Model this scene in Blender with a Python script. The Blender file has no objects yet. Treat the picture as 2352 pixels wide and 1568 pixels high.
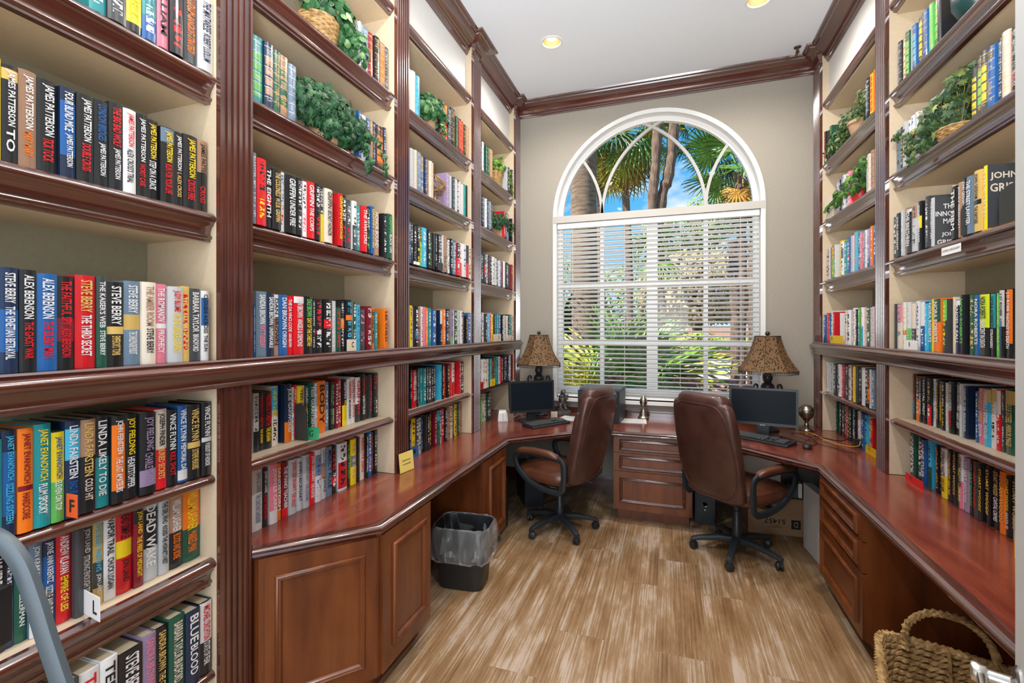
import bpy, bmesh, math, random
from mathutils import Vector, Matrix
C = bpy.context.scene
COL = C.collection
PI = math.pi
R = math.radians

# ------------------------------------------------------------------ camera, world, light, exposure
cam = bpy.data.cameras.new('camera'); camo = bpy.data.objects.new('camera', cam); COL.objects.link(camo)
cam.sensor_width = 36.0; cam.lens = 36.0*1067/2352; cam.shift_y = -27/2352.0
cam.clip_start = 0.05; cam.clip_end = 400
camo.location = (0, 0, 1.6); camo.rotation_euler = (PI/2, 0, math.atan(362/1067))
C.camera = camo
C.view_settings.view_transform = 'Standard'
C.view_settings.look = 'None'
C.view_settings.gamma = 1
C.view_settings.use_curve_mapping = False
C.view_settings.exposure = 0.22
cy = C.cycles
cy.max_bounces = 8; cy.diffuse_bounces = 4; cy.glossy_bounces = 3; cy.transparent_max_bounces = 12
cy.caustics_reflective = False; cy.caustics_refractive = False; cy.sample_clamp_indirect = 4.0

w = bpy.data.worlds.new('sky'); C.world = w; w.use_nodes = True
nt = w.node_tree; nt.nodes.clear()
def N(nt, t, **k):
    n = nt.nodes.new(t)
    for a, b in k.items(): setattr(n, a, b)
    return n
tc = N(nt, 'ShaderNodeTexCoord')
sp = N(nt, 'ShaderNodeSeparateXYZ'); nt.links.new(tc.outputs['Generated'], sp.inputs[0])
gr = N(nt, 'ShaderNodeValToRGB'); nt.links.new(sp.outputs[2], gr.inputs[0])
gr.color_ramp.elements[0].position = 0.0; gr.color_ramp.elements[0].color = (0.55, 0.8, 1.0, 1)
gr.color_ramp.elements[1].position = 0.55; gr.color_ramp.elements[1].color = (0.02, 0.26, 0.72, 1)
e = gr.color_ramp.elements.new(0.25); e.color = (0.10, 0.48, 0.9, 1)
mp = N(nt, 'ShaderNodeMapping'); mp.inputs['Scale'].default_value = (1, 1, 2.2); nt.links.new(tc.outputs['Generated'], mp.inputs[0])
no = N(nt, 'ShaderNodeTexNoise'); no.inputs['Scale'].default_value = 4.2; no.inputs['Detail'].default_value = 8; no.inputs['Roughness'].default_value = 0.55
nt.links.new(mp.outputs[0], no.inputs['Vector'])
cr = N(nt, 'ShaderNodeValToRGB'); cr.color_ramp.elements[0].position = 0.50; cr.color_ramp.elements[1].position = 0.66
nt.links.new(no.outputs[0], cr.inputs[0])
mx = N(nt, 'ShaderNodeMix', data_type='RGBA'); nt.links.new(cr.outputs[0], mx.inputs[0]); nt.links.new(gr.outputs[0], mx.inputs[6]); mx.inputs[7].default_value = (1.0, 1.0, 1.02, 1)
bg = N(nt, 'ShaderNodeBackground'); nt.links.new(mx.outputs[2], bg.inputs[0]); bg.inputs[1].default_value = 0.95
wo = N(nt, 'ShaderNodeOutputWorld'); nt.links.new(bg.outputs[0], wo.inputs[0])

def lamp(name, kind, loc, energy, color=(1, 1, 1), rot=(0, 0, 0), **k):
    l = bpy.data.lights.new(name, kind); l.energy = energy; l.color = color
    for a, b in k.items(): setattr(l, a, b)
    o = bpy.data.objects.new(name, l); COL.objects.link(o); o.location = loc; o.rotation_euler = rot
    return o
sun = lamp('sun', 'SUN', (0, 0, 20), 10.0, (1.0, 0.93, 0.8), angle=0.01)
sun.rotation_euler = Vector((0.55, 0.45, -0.75)).to_track_quat('-Z', 'Y').to_euler()
# added fill light behind the camera, standing in for open-hall daylight
lamp('hall_fill', 'AREA', (0.0, -2.6, 1.6), 125, (0.95, 0.98, 1.0), (PI/2+R(10), 0, 0), shape='RECTANGLE', size=3.6, size_y=3.0)
# added spot aimed up at the ceiling to brighten the room like a bounce flash
fl_ = lamp('bounce_fill', 'SPOT', (0.05, -0.15, 1.95), 520, (0.97, 0.985, 1.0), spot_size=R(120), spot_blend=1.0, shadow_soft_size=.45)
fl_.rotation_euler = Vector((0.15, 2.2, 2.1)).to_track_quat('-Z', 'Y').to_euler()
LIGHTS = [(-0.918, 3.72), (0.605, 3.72), (-0.918, 2.0), (0.605, 2.0), (-0.918, 0.35), (0.605, 0.35)]  # first two are seen; the other four are added out of view for brightness
CE = 3.96

# ------------------------------------------------------------------ materials
MATS = {}
def principled(name, color=(.5, .5, .5), rough=.5, metal=0, coat=0, spec=.5, trans=0, emit=None, estr=0, alpha=1):
    m = bpy.data.materials.new(name); m.use_nodes = True; nt = m.node_tree
    b = nt.nodes['Principled BSDF']
    b.inputs['Base Color'].default_value = (*color, 1); b.inputs['Roughness'].default_value = rough
    b.inputs['Metallic'].default_value = metal; b.inputs['Coat Weight'].default_value = coat
    b.inputs['Coat Roughness'].default_value = 0.12
    b.inputs['Specular IOR Level'].default_value = spec; b.inputs['Transmission Weight'].default_value = trans
    b.inputs['Alpha'].default_value = alpha
    if emit: b.inputs['Emission Color'].default_value = (*emit, 1); b.inputs['Emission Strength'].default_value = estr
    MATS[name] = m
    return m, nt, b
def ramp(nt, fac, stops):
    r = nt.nodes.new('ShaderNodeValToRGB'); cr = r.color_ramp
    cr.elements[0].position, cr.elements[0].color = stops[0][0], (*stops[0][1], 1)
    cr.elements[1].position, cr.elements[1].color = stops[-1][0], (*stops[-1][1], 1)
    for p, c in stops[1:-1]:
        q = cr.elements.new(p); q.color = (*c, 1)
    nt.links.new(fac, r.inputs[0]); return r.outputs[0]
def noise(nt, scale, vec=(1, 1, 1), detail=4, rough=.55, coord='Object'):
    t = nt.nodes.new('ShaderNodeTexCoord'); m = nt.nodes.new('ShaderNodeMapping'); m.inputs['Scale'].default_value = vec
    n = nt.nodes.new('ShaderNodeTexNoise'); n.inputs['Scale'].default_value = scale; n.inputs['Detail'].default_value = detail; n.inputs['Roughness'].default_value = rough
    nt.links.new(t.outputs[coord], m.inputs[0]); nt.links.new(m.outputs[0], n.inputs['Vector']); return n.outputs[0]
def bump(nt, b, h, strength=.2, dist=.01):
    u = nt.nodes.new('ShaderNodeBump'); u.inputs['Strength'].default_value = strength; u.inputs['Distance'].default_value = dist
    nt.links.new(h, u.inputs['Height']); nt.links.new(u.outputs[0], b.inputs['Normal'])
def noisy(name, stops, scale, vec=(1, 1, 1), rough=.5, bstr=0, coord='Object', **k):
    m, nt, b = principled(name, stops[0][1], rough, **k)
    n = noise(nt, scale, vec, coord=coord)
    nt.links.new(ramp(nt, n, stops), b.inputs['Base Color'])
    if bstr: bump(nt, b, n, bstr)
    return m
# woods: grain stretched along each direction (z upright, y along the side walls, x along the window wall)
DK = [(.28, (.045, .011, .008)), (.5, (.078, .019, .012)), (.72, (.125, .032, .019))]
for nm, v in (('wood_z', (14, 14, 1)), ('wood_y', (14, 1, 14)), ('wood_x', (1, 14, 14))):
    noisy(nm, DK, 2.2, v, .24, coat=1)
    MATS[nm].node_tree.nodes['Principled BSDF'].inputs['Coat IOR'].default_value = 1.85
CB = [(.28, (.075, .017, .004)), (.5, (.145, .036, .008)), (.75, (.22, .062, .013))]
noisy('cabinet_wood', CB, 1.8, (6, 6, 1), .34, coat=.3)
TP = [(.30, (.12, .020, .012)), (.5, (.20, .040, .022)), (.72, (.30, .075, .040))]
noisy('counter_wood', TP, 1.6, (7, 1.3, 7), .22, coat=.5)
noisy('maple', [(.3, (.60, .47, .33)), (.6, (.72, .59, .44)), (.8, (.66, .52, .38))], 2, (12, 1, 12), .5)
noisy('wall_paint', [(.3, (.335, .305, .255)), (.7, (.365, .332, .28))], 60, (1, 1, 1), .8, .05)
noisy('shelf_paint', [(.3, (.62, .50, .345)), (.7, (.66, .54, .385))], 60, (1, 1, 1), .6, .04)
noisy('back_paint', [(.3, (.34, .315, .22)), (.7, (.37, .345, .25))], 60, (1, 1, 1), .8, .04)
noisy('soffit_paint', [(.3, (.80, .79, .76)), (.7, (.84, .83, .80))], 60, (1, 1, 1), .8, .04)
noisy('ceiling_paint', [(.3, (.79, .84, .90)), (.7, (.81, .86, .92))], 80, (1, 1, 1), .9, .04)
principled('white_paint', (.82, .82, .80), .35)
principled('blind_white', (.86, .86, .85), .4)
principled('muntin_shaded', (.46, .45, .43), .5)  # white muntins, with their backlit shade put into the colour
principled('rail_greige', (.50, .48, .44), .5)
principled('door_paint', (.66, .69, .71), .5)
principled('chrome', (.75, .76, .78), .2, metal=1)
principled('satin_nickel', (.72, .72, .70), .24, metal=1)
principled('pewter', (.32, .29, .24), .32, metal=1)
principled('bronze', (.12, .09, .055), .42, metal=.6)
principled('dark_bronze', (.030, .032, .036), .38, metal=.3)
principled('black_plastic', (.018, .020, .023), .38)
principled('chair_plastic', (.020, .026, .032), .42)
principled('screen', (.008, .012, .018), .38, spec=.10)
principled('key_cap', (.045, .047, .05), .45)
principled('key_mark', (.55, .55, .55), .5)
principled('white_plastic', (.74, .72, .70), .4)
principled('beige_plastic', (.62, .53, .42), .5)
principled('card_white', (.85, .85, .86), .4)
principled('black_line', (.01, .01, .012), .5)
principled('grey_metal', (.10, .125, .145), .42, metal=.2)
principled('paper', (.80, .81, .80), .5)
principled('page_paper', (.66, .55, .38), .8)
principled('bookend', (.035, .037, .036), .55)
principled('cable_black', (.012, .012, .014), .45)
principled('cable_grey', (.42, .44, .46), .5)
principled('cable_yellow', (.55, .33, .04), .5)
principled('gold_wire', (.46, .30, .12), .35, metal=.6)
principled('moss_statue', (.06, .07, .065), .6)
principled('cloth_white', (.75, .75, .74), .7)
m, nt, b = principled('leather', (.085, .030, .018), .34, coat=.25)
n = noise(nt, 9, (1, 1, 1), 5); nt.links.new(ramp(nt, n, [(.3, (.050, .019, .015)), (.7, (.088, .036, .027))]), b.inputs['Base Color'])
n2 = noise(nt, 220, (1, 1, 1), 2); bump(nt, b, n2, .25, .002)
m, nt, b = principled('leather_tan', (.19, .06, .028), .33, coat=.3)
n = noise(nt, 8, (1, 1, 1), 5); nt.links.new(ramp(nt, n, [(.3, (.085, .028, .015)), (.7, (.155, .055, .028))]), b.inputs['Base Color'])
noisy('cardboard', [(.3, (.30, .17, .085)), (.7, (.36, .21, .11))], 20, (1, 1, 6), .8)
noisy('wicker', [(.25, (.15, .075, .025)), (.5, (.40, .24, .09)), (.75, (.62, .42, .20))], 38, (1, 1, 1), .65, .4)
noisy('terracotta', [(.3, (.36, .22, .12)), (.7, (.46, .30, .18))], 14, (1, 1, 1), .7)
noisy('bear_metal', [(.3, (.05, .045, .05)), (.7, (.16, .14, .13))], 30, (1, 1, 1), .4, metal=.5)
# shade fabric with dark leaf sprigs
m, nt, b = principled('shade_fabric', (.42, .26, .12), .7)
t = nt.nodes.new('ShaderNodeTexCoord'); vo = nt.nodes.new('ShaderNodeTexVoronoi'); vo.inputs['Scale'].default_value = 62
mpp = nt.nodes.new('ShaderNodeMapping'); mpp.inputs['Scale'].default_value = (1, 1, .55); mpp.inputs['Rotation'].default_value = (.3, .5, .6)
nt.links.new(t.outputs['Object'], mpp.inputs[0]); nt.links.new(mpp.outputs[0], vo.inputs['Vector'])
a = ramp(nt, vo.outputs['Distance'], [(.34, (.060, .042, .028)), (.42, (.36, .20, .09))]); nt.links.new(a, b.inputs['Base Color'])
# vinyl / carpet planks
m, nt, b = principled('plank_floor', (.4, .3, .2), .45)
t = nt.nodes.new('ShaderNodeTexCoord'); br = nt.nodes.new('ShaderNodeTexBrick')
mpp = nt.nodes.new('ShaderNodeMapping'); mpp.inputs['Rotation'].default_value = (0, 0, R(90)); mpp.inputs['Location'].default_value = (.1, .07, 0)
nt.links.new(t.outputs['Object'], mpp.inputs[0]); nt.links.new(mpp.outputs[0], br.inputs['Vector'])
br.inputs['Scale'].default_value = 1; br.inputs['Brick Width'].default_value = .98; br.inputs['Row Height'].default_value = .25; br.inputs['Mortar Size'].default_value = .0014
br.inputs['Color1'].default_value = (.2, .2, .2, 1); br.inputs['Color2'].default_value = (.8, .8, .8, 1); br.inputs['Mortar'].default_value = (.5, .5, .5, 1); br.offset = .37
sc_ = nt.nodes.new('ShaderNodeVectorMath'); sc_.operation = 'SCALE'; sc_.inputs['Scale'].default_value = 9; nt.links.new(br.outputs['Color'], sc_.inputs[0])
def layer(vec, scale, det, ro):
    m2 = nt.nodes.new('ShaderNodeMapping'); m2.inputs['Scale'].default_value = vec; nt.links.new(mpp.outputs[0], m2.inputs[0])
    ad = nt.nodes.new('ShaderNodeVectorMath'); ad.operation = 'ADD'; nt.links.new(m2.outputs[0], ad.inputs[0]); nt.links.new(sc_.outputs[0], ad.inputs[1])
    n1 = nt.nodes.new('ShaderNodeTexNoise'); n1.inputs['Scale'].default_value = scale; n1.inputs['Detail'].default_value = det; n1.inputs['Roughness'].default_value = ro
    nt.links.new(ad.outputs[0], n1.inputs['Vector']); return n1.outputs[0]
def mth(op, a_, b_):
    x = nt.nodes.new('ShaderNodeMath'); x.operation = op
    for i, v in enumerate((a_, b_)):
        if isinstance(v, (int, float)): x.inputs[i].default_value = v
        else: nt.links.new(v, x.inputs[i])
    return x.outputs[0]
pa = layer((1.5, 6, 1), 1.3, 7, .62); st = layer((1.2, 70, 1), 1.4, 4, .6)
mixv = mth('ADD', mth('MULTIPLY', pa, .60), mth('MULTIPLY', st, .40))
c1 = ramp(nt, mixv, [(.36, (.19, .095, .040)), (.45, (.29, .165, .075)), (.51, (.36, .225, .12)), (.545, (.42, .29, .175)), (.575, (.52, .39, .30)), (.66, (.60, .48, .39))])
fine = noise(nt, 260, (1, 1, 1), 2, .5); mxx = nt.nodes.new('ShaderNodeMix'); mxx.data_type = 'RGBA'; mxx.blend_type = 'MULTIPLY'; mxx.inputs[0].default_value = .8
tint = ramp(nt, br.outputs['Color'], [(.2, (.86, .84, .80)), (.8, (1, 1, 1))])
nt.links.new(c1, mxx.inputs[6]); nt.links.new(tint, mxx.inputs[7])
mx2 = nt.nodes.new('ShaderNodeMix'); mx2.data_type = 'RGBA'; mx2.blend_type = 'MULTIPLY'; mx2.inputs[0].default_value = 1; nt.links.new(mxx.outputs[2], mx2.inputs[6]); nt.links.new(ramp(nt, fine, [(.3, (.82, .82, .82)), (.6, (1, 1, 1))]), mx2.inputs[7])
mx3 = nt.nodes.new('ShaderNodeMix'); mx3.data_type = 'RGBA'; nt.links.new(mth('MULTIPLY', br.outputs['Fac'], .35), mx3.inputs[0]); nt.links.new(mx2.outputs[2], mx3.inputs[6]); mx3.inputs[7].default_value = (.2, .13, .07, 1)
nt.links.new(mx3.outputs[2], b.inputs['Base Color']); bump(nt, b, fine, .15, .002)
# thin clear pane / bag
def thin(name, tint, gloss, rough=.03, fres=True, base=.04):
    m = bpy.data.materials.new(name); m.use_nodes = True; nt = m.node_tree; nt.nodes.clear()
    o = nt.nodes.new('ShaderNodeOutputMaterial'); tr = nt.nodes.new('ShaderNodeBsdfTransparent'); tr.inputs[0].default_value = (*tint, 1)
    gl = nt.nodes.new('ShaderNodeBsdfGlossy'); gl.inputs['Roughness'].default_value = rough
    mi = nt.nodes.new('ShaderNodeMixShader'); lw = nt.nodes.new('ShaderNodeLayerWeight'); lw.inputs[0].default_value = .2
    ma = nt.nodes.new('ShaderNodeMath'); ma.operation = 'MULTIPLY_ADD'; ma.inputs[1].default_value = gloss; ma.inputs[2].default_value = base
    nt.links.new(lw.outputs['Fresnel'], ma.inputs[0]); nt.links.new(ma.outputs[0], mi.inputs[0])
    nt.links.new(tr.outputs[0], mi.inputs[1]); nt.links.new(gl.outputs[0], mi.inputs[2]); nt.links.new(mi.outputs[0], o.inputs[0])
    MATS[name] = m
thin('window_glass', (.97, .99, .98), .25, .02, True, .01)
m, nt, b = principled('bag_film', (.82, .84, .86), .25, alpha=.42)
n = noise(nt, 16, (1, 1, .35), 5); nt.links.new(ramp(nt, n, [(.42, (.10,)*3), (.60, (.22,)*3), (.68, (.70,)*3)]), b.inputs['Alpha']); bump(nt, b, n, .9, .02)
# exterior
noisy('royal_bark', [(.3, (.075, .050, .033)), (.55, (.17, .115, .078)), (.75, (.24, .17, .12))], 5, (1, 1, 5), .9, .7)
noisy('palm_bark', [(.3, (.07, .042, .030)), (.6, (.17, .11, .08)), (.8, (.26, .18, .13))], 6, (4, 4, 1), .95, .6)
noisy('frond_green', [(.3, (.05, .15, .012)), (.7, (.17, .33, .02))], 2, (1, 1, 1), .5)
noisy('frond_dark', [(.3, (.012, .05, .018)), (.7, (.03, .10, .03))], 2, (1, 1, 1), .5)
noisy('frond_yellow', [(.3, (.28, .34, .02)), (.7, (.48, .42, .03))], 2, (1, 1, 1), .5)
noisy('frond_dead', [(.3, (.42, .18, .02)), (.7, (.55, .30, .05))], 2, (1, 1, 1), .7)
noisy('tree_leaf', [(.3, (.08, .15, .04)), (.7, (.26, .34, .12))], .8, (1, 1, 1), .6)
noisy('tree_leaf_brown', [(.3, (.22, .17, .09)), (.7, (.44, .36, .20))], .8, (1, 1, 1), .7)
noisy('copper_leaf', [(.3, (.16, .03, .02)), (.55, (.40, .14, .10)), (.75, (.62, .42, .34))], 1.6, (1, 1, 1), .4)
noisy('lawn_green', [(.3, (.22, .38, .03)), (.7, (.42, .55, .08))], 3, (1, 1, 1), .9)
noisy('mulch', [(.3, (.20, .09, .05)), (.7, (.38, .22, .15))], 9, (1, 1, 1), .95)
noisy('road_grey', [(.3, (.60, .50, .44)), (.7, (.68, .58, .52))], 4, (1, 1, 1), .9)
# indoor leaves
def leafmat(name, a, b_, c):
    m, nt, b = principled(name, a, .5, spec=.3)
    at = nt.nodes.new('ShaderNodeAttribute'); at.attribute_name = 'lv'
    nt.links.new(ramp(nt, at.outputs['Fac'], [(.0, a), (.55, b_), (1, c)]), b.inputs['Base Color'])
leafmat('ivy_dark', (.004, .030, .012), (.016, .085, .026), (.13, .24, .09))
leafmat('ivy_green', (.006, .045, .008), (.035, .13, .018), (.20, .32, .04))
leafmat('ivy_olive', (.010, .038, .018), (.045, .10, .028), (.26, .30, .09))
leafmat('round_leaf', (.006, .045, .014), (.025, .12, .032), (.24, .38, .17))
leafmat('pothos', (.025, .09, .008), (.09, .20, .016), (.26, .36, .06))

PAL = dict(k=(.012, .013, .016), K=(.050, .055, .062), w=(.72, .72, .73), c=(.68, .60, .50), r=(.62, .010, .018), R=(.20, .008, .020), o=(.78, .17, .010), y=(.80, .58, .012),
           b=(.012, .10, .32), B=(.010, .024, .066), n=(.05, .42, .66), t=(.012, .25, .28), g=(.12, .50, .10), G=(.012, .085, .055), l=(.50, .52, .54), s=(.13, .20, .28),
           p=(.72, .20, .28), v=(.30, .22, .36), m=(.36, .20, .12), u=(.62, .42, .12), a=(.60, .75, .02), e=(.55, .56, .58))
CN = dict(k='black', K='charcoal', w='white', c='cream', r='red', R='maroon', o='orange', y='yellow', b='blue', B='navy', n='sky-blue', t='teal', g='green', G='dark-green',
          l='light-grey', s='slate', p='pink', v='purple', m='brown', u='gold', a='lime', e='silver')
for k_, c_ in PAL.items(): principled('lettering_' + CN[k_].replace('-', '_'), c_, .45)

# one cover material read from each book's own attributes
m = bpy.data.materials.new('book_cover'); m.use_nodes = True; nt = m.node_tree; b = nt.nodes['Principled BSDF']; MATS['book_cover'] = m
L_ = nt.links.new
def attr(n):
    a = nt.nodes.new('ShaderNodeAttribute'); a.attribute_name = n; return a
def M(op, a, b_=None, c_=None, clamp=False):
    x = nt.nodes.new('ShaderNodeMath'); x.operation = op; x.use_clamp = clamp
    for i, v in enumerate((a, b_, c_)):
        if v is None: continue
        if isinstance(v, (int, float)): x.inputs[i].default_value = v
        else: L_(v, x.inputs[i])
    return x.outputs[0]
def MIX(f, a, b_):
    x = nt.nodes.new('ShaderNodeMix'); x.data_type = 'RGBA'; L_(f, x.inputs[0]); L_(a, x.inputs[6]); L_(b_, x.inputs[7]); return x.outputs[2]
def XYZ(a):
    s = nt.nodes.new('ShaderNodeSeparateXYZ'); L_(a, s.inputs[0]); return s.outputs
ca, cb, cc, cd = attr('ca').outputs['Color'], attr('cb').outputs['Color'], attr('cc').outputs['Color'], attr('cd').outputs['Color']
p_ = XYZ(attr('pp').outputs['Vector'])     # lo, hi, mode (0 glyphs, 1 leather, 2 plain)
q_ = XYZ(attr('pq').outputs['Vector'])     # width, height, seed
r_ = XYZ(attr('pr').outputs['Vector'])     # s, v, spine flag
s_, v_, fl = r_
band = M('MULTIPLY', M('GREATER_THAN', v_, p_[0]), M('LESS_THAN', v_, p_[1]))
leather = M('MULTIPLY', M('GREATER_THAN', p_[2], .5), M('LESS_THAN', p_[2], 1.5))
rib = M('LESS_THAN', M('FRACT', M('MULTIPLY', v_, 6.5)), .07)
band = M('MULTIPLY', band, M('SUBTRACT', 1, M('MULTIPLY', leather, M('LESS_THAN', M('FRACT', M('MULTIPLY', v_, 6.5)), .26))))
insp = M('LESS_THAN', M('ABSOLUTE', M('SUBTRACT', s_, .5)), .42)
bandf = M('MULTIPLY', band, M('ADD', M('SUBTRACT', 1, leather), M('MULTIPLY', leather, insp), clamp=True))
bandf = M('MULTIPLY', bandf, fl)
base = MIX(bandf, ca, cb)
lw = M('MULTIPLY', q_[0], M('SUBTRACT', .62, M('MULTIPLY', leather, .34)))
t_ = M('ADD', M('DIVIDE', M('MULTIPLY', M('SUBTRACT', 1, v_), q_[1]), lw), q_[2])
cell = M('FLOOR', t_); fr = M('FRACT', t_)
wn = nt.nodes.new('ShaderNodeTexWhiteNoise'); wn.noise_dimensions = '2D'
cv = nt.nodes.new('ShaderNodeCombineXYZ'); L_(cell, cv.inputs[0]); L_(q_[2], cv.inputs[1]); L_(cv.outputs[0], wn.inputs['Vector'])
on = M('GREATER_THAN', wn.outputs['Value'], .14)
gap = M('LESS_THAN', M('ABSOLUTE', M('SUBTRACT', fr, .5)), .38)
nz = nt.nodes.new('ShaderNodeTexNoise'); nz.inputs['Scale'].default_value = 1; nz.inputs['Detail'].default_value = 0
cv2 = nt.nodes.new('ShaderNodeCombineXYZ'); L_(M('MULTIPLY', t_, 3.1), cv2.inputs[0]); L_(M('MULTIPLY', s_, 3.4), cv2.inputs[1]); L_(q_[2], cv2.inputs[2]); L_(cv2.outputs[0], nz.inputs['Vector'])
gly = M('GREATER_THAN', nz.outputs[0], .47)
sin_ = M('LESS_THAN', M('ABSOLUTE', M('SUBTRACT', s_, .5)), .27)
vin = M('MULTIPLY', M('MULTIPLY', M('GREATER_THAN', v_, .10), M('LESS_THAN', v_, .95)), M('GREATER_THAN', M('ABSOLUTE', M('SUBTRACT', v_, .47)), .03))
tx = M('MULTIPLY', M('MULTIPLY', M('MULTIPLY', on, gap), M('MULTIPLY', gly, sin_)), M('MULTIPLY', vin, M('LESS_THAN', p_[2], 1.5)))
lrib = M('MULTIPLY', leather, M('MULTIPLY', rib, M('LESS_THAN', M('ABSOLUTE', M('SUBTRACT', v_, .5)), .45)))
tx = M('MAXIMUM', M('MULTIPLY', M('MULTIPLY', tx, M('SUBTRACT', 1, M('MULTIPLY', leather, .45))), M('SUBTRACT', 1, lrib)), M('MULTIPLY', lrib, .8))
tx = M('MULTIPLY', tx, fl)
tcol = MIX(M('LESS_THAN', v_, .47), cc, cd)
L_(MIX(tx, base, tcol), b.inputs['Base Color'])
b.inputs['Roughness'].default_value = .30; b.inputs['Coat Weight'].default_value = .35; b.inputs['Coat Roughness'].default_value = .15

# ------------------------------------------------------------------ mesh helpers
def link(name, me, mat, parent=None):
    o = bpy.data.objects.new(name, me); COL.objects.link(o)
    if mat is not None:
        for mm in (mat if isinstance(mat, (list, tuple)) else [mat]): me.materials.append(MATS[mm] if isinstance(mm, str) else mm)
    if parent is not None: o.parent = parent
    return o
def obj(name, bm, mat, parent=None, smooth=False, loc=None, bev=0):
    if bev:
        bmesh.ops.bevel(bm, geom=[e for e in bm.edges if e.is_manifold and e.calc_face_angle(0) > .6], offset=bev, segments=2, affect='EDGES', profile=.7)
    bmesh.ops.recalc_face_normals(bm, faces=bm.faces)
    me = bpy.data.meshes.new(name); bm.to_mesh(me); bm.free()
    if smooth:
        for p in me.polygons: p.use_smooth = True
        try: me.set_sharp_from_angle(angle=R(42))
        except Exception: pass
    o = link(name, me, mat, parent)
    if loc: o.location = loc
    return o
def tag(o, label=None, cat=None, group=None, kind=None):
    if label: o['label'] = label
    if cat: o['category'] = cat
    if group: o['group'] = group
    if kind: o['kind'] = kind
    return o
def thing(name, label, cat, loc=(0, 0, 0), rz=0, group=None, kind=None):
    o = bpy.data.objects.new(name, None); COL.objects.link(o); o.location = loc; o.rotation_euler = (0, 0, rz); o.empty_display_size = .1
    return tag(o, label, cat, group, kind)
BM = bmesh.new
def box(bm, x0, x1, y0, y1, z0, z1, mat=None):
    vs = [bm.verts.new(v) for v in ((x0, y0, z0), (x1, y0, z0), (x1, y1, z0), (x0, y1, z0), (x0, y0, z1), (x1, y0, z1), (x1, y1, z1), (x0, y1, z1))]
    if mat is not None:
        for v in vs: v.co = mat @ v.co
    for f in ((0, 3, 2, 1), (4, 5, 6, 7), (0, 1, 5, 4), (1, 2, 6, 5), (2, 3, 7, 6), (3, 0, 4, 7)): bm.faces.new([vs[i] for i in f])
    return bm
def bx(*a, **k): return box(BM(), *a, **k)
def prism(bm, pts, z0, z1, mat=None, cap=True):
    lo = [bm.verts.new((p[0], p[1], z0)) for p in pts]; hi = [bm.verts.new((p[0], p[1], z1)) for p in pts]
    if mat is not None:
        for v in lo + hi: v.co = mat @ v.co
    n = len(pts)
    for i in range(n): bm.faces.new((lo[i], lo[(i+1) % n], hi[(i+1) % n], hi[i]))
    if cap: bm.faces.new(lo[::-1]); bm.faces.new(hi)
    return bm
def sweep(bm, prof, path, closed=False, side=1, cap=True):
    """prof: (out, z) points; path: xy points; out = to the right of travel * side, mitred"""
    P = [Vector(p).to_2d() if len(p) > 2 else Vector(p) for p in path]; n = len(P); rings = []
    for i in range(n):
        if closed: a, b_ = P[i]-P[i-1], P[(i+1) % n]-P[i]
        else: a = P[i]-P[i-1] if i else P[1]-P[0]; b_ = P[i+1]-P[i] if i < n-1 else P[i]-P[i-1]
        a, b_ = a.normalized(), b_.normalized(); na = Vector((a.y, -a.x)); nb = Vector((b_.y, -b_.x)); m_ = (na+nb)
        m_ = m_/max(.15, m_.length_squared)*2
        rings.append([bm.verts.new((P[i].x+m_.x*q[0]*side, P[i].y+m_.y*q[0]*side, q[1])) for q in prof])
    k = len(prof)
    for i in range(n if closed else n-1):
        A, B_ = rings[i], rings[(i+1) % n]
        for j in range(k-1): bm.faces.new((A[j], A[j+1], B_[j+1], B_[j]))
        bm.faces.new((A[k-1], A[0], B_[0], B_[k-1]))
    if cap and not closed: bm.faces.new(rings[0]); bm.faces.new(rings[-1][::-1])
    return bm
def lathe(bm, prof, seg=24, cx=0, cy_=0, z=0, sx=1, sy=1, cap=True):
    rings = []
    for r, h in prof: rings.append([bm.verts.new((cx+math.cos(2*PI*i/seg)*r*sx, cy_+math.sin(2*PI*i/seg)*r*sy, z+h)) for i in range(seg)])
    for a, b_ in zip(rings, rings[1:]):
        for i in range(seg): bm.faces.new((a[i], a[(i+1) % seg], b_[(i+1) % seg], b_[i]))
    if cap:
        if prof[0][0] > 1e-5: bm.faces.new(rings[0][::-1])
        if prof[-1][0] > 1e-5: bm.faces.new(rings[-1])
    return bm
def smoothpts(pts, n=6):
    P = [Vector(p) for p in pts]; out = []
    Q = [P[0]*2-P[1]] + P + [P[-1]*2-P[-2]]
    for i in range(1, len(Q)-2):
        for k in range(n):
            t = k/n; a, b_, c_, d = Q[i-1:i+3]
            out.append(.5*((2*b_)+(-a+c_)*t+(2*a-5*b_+4*c_-d)*t*t+(-a+3*b_-3*c_+d)*t**3))
    out.append(P[-1]); return out
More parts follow.
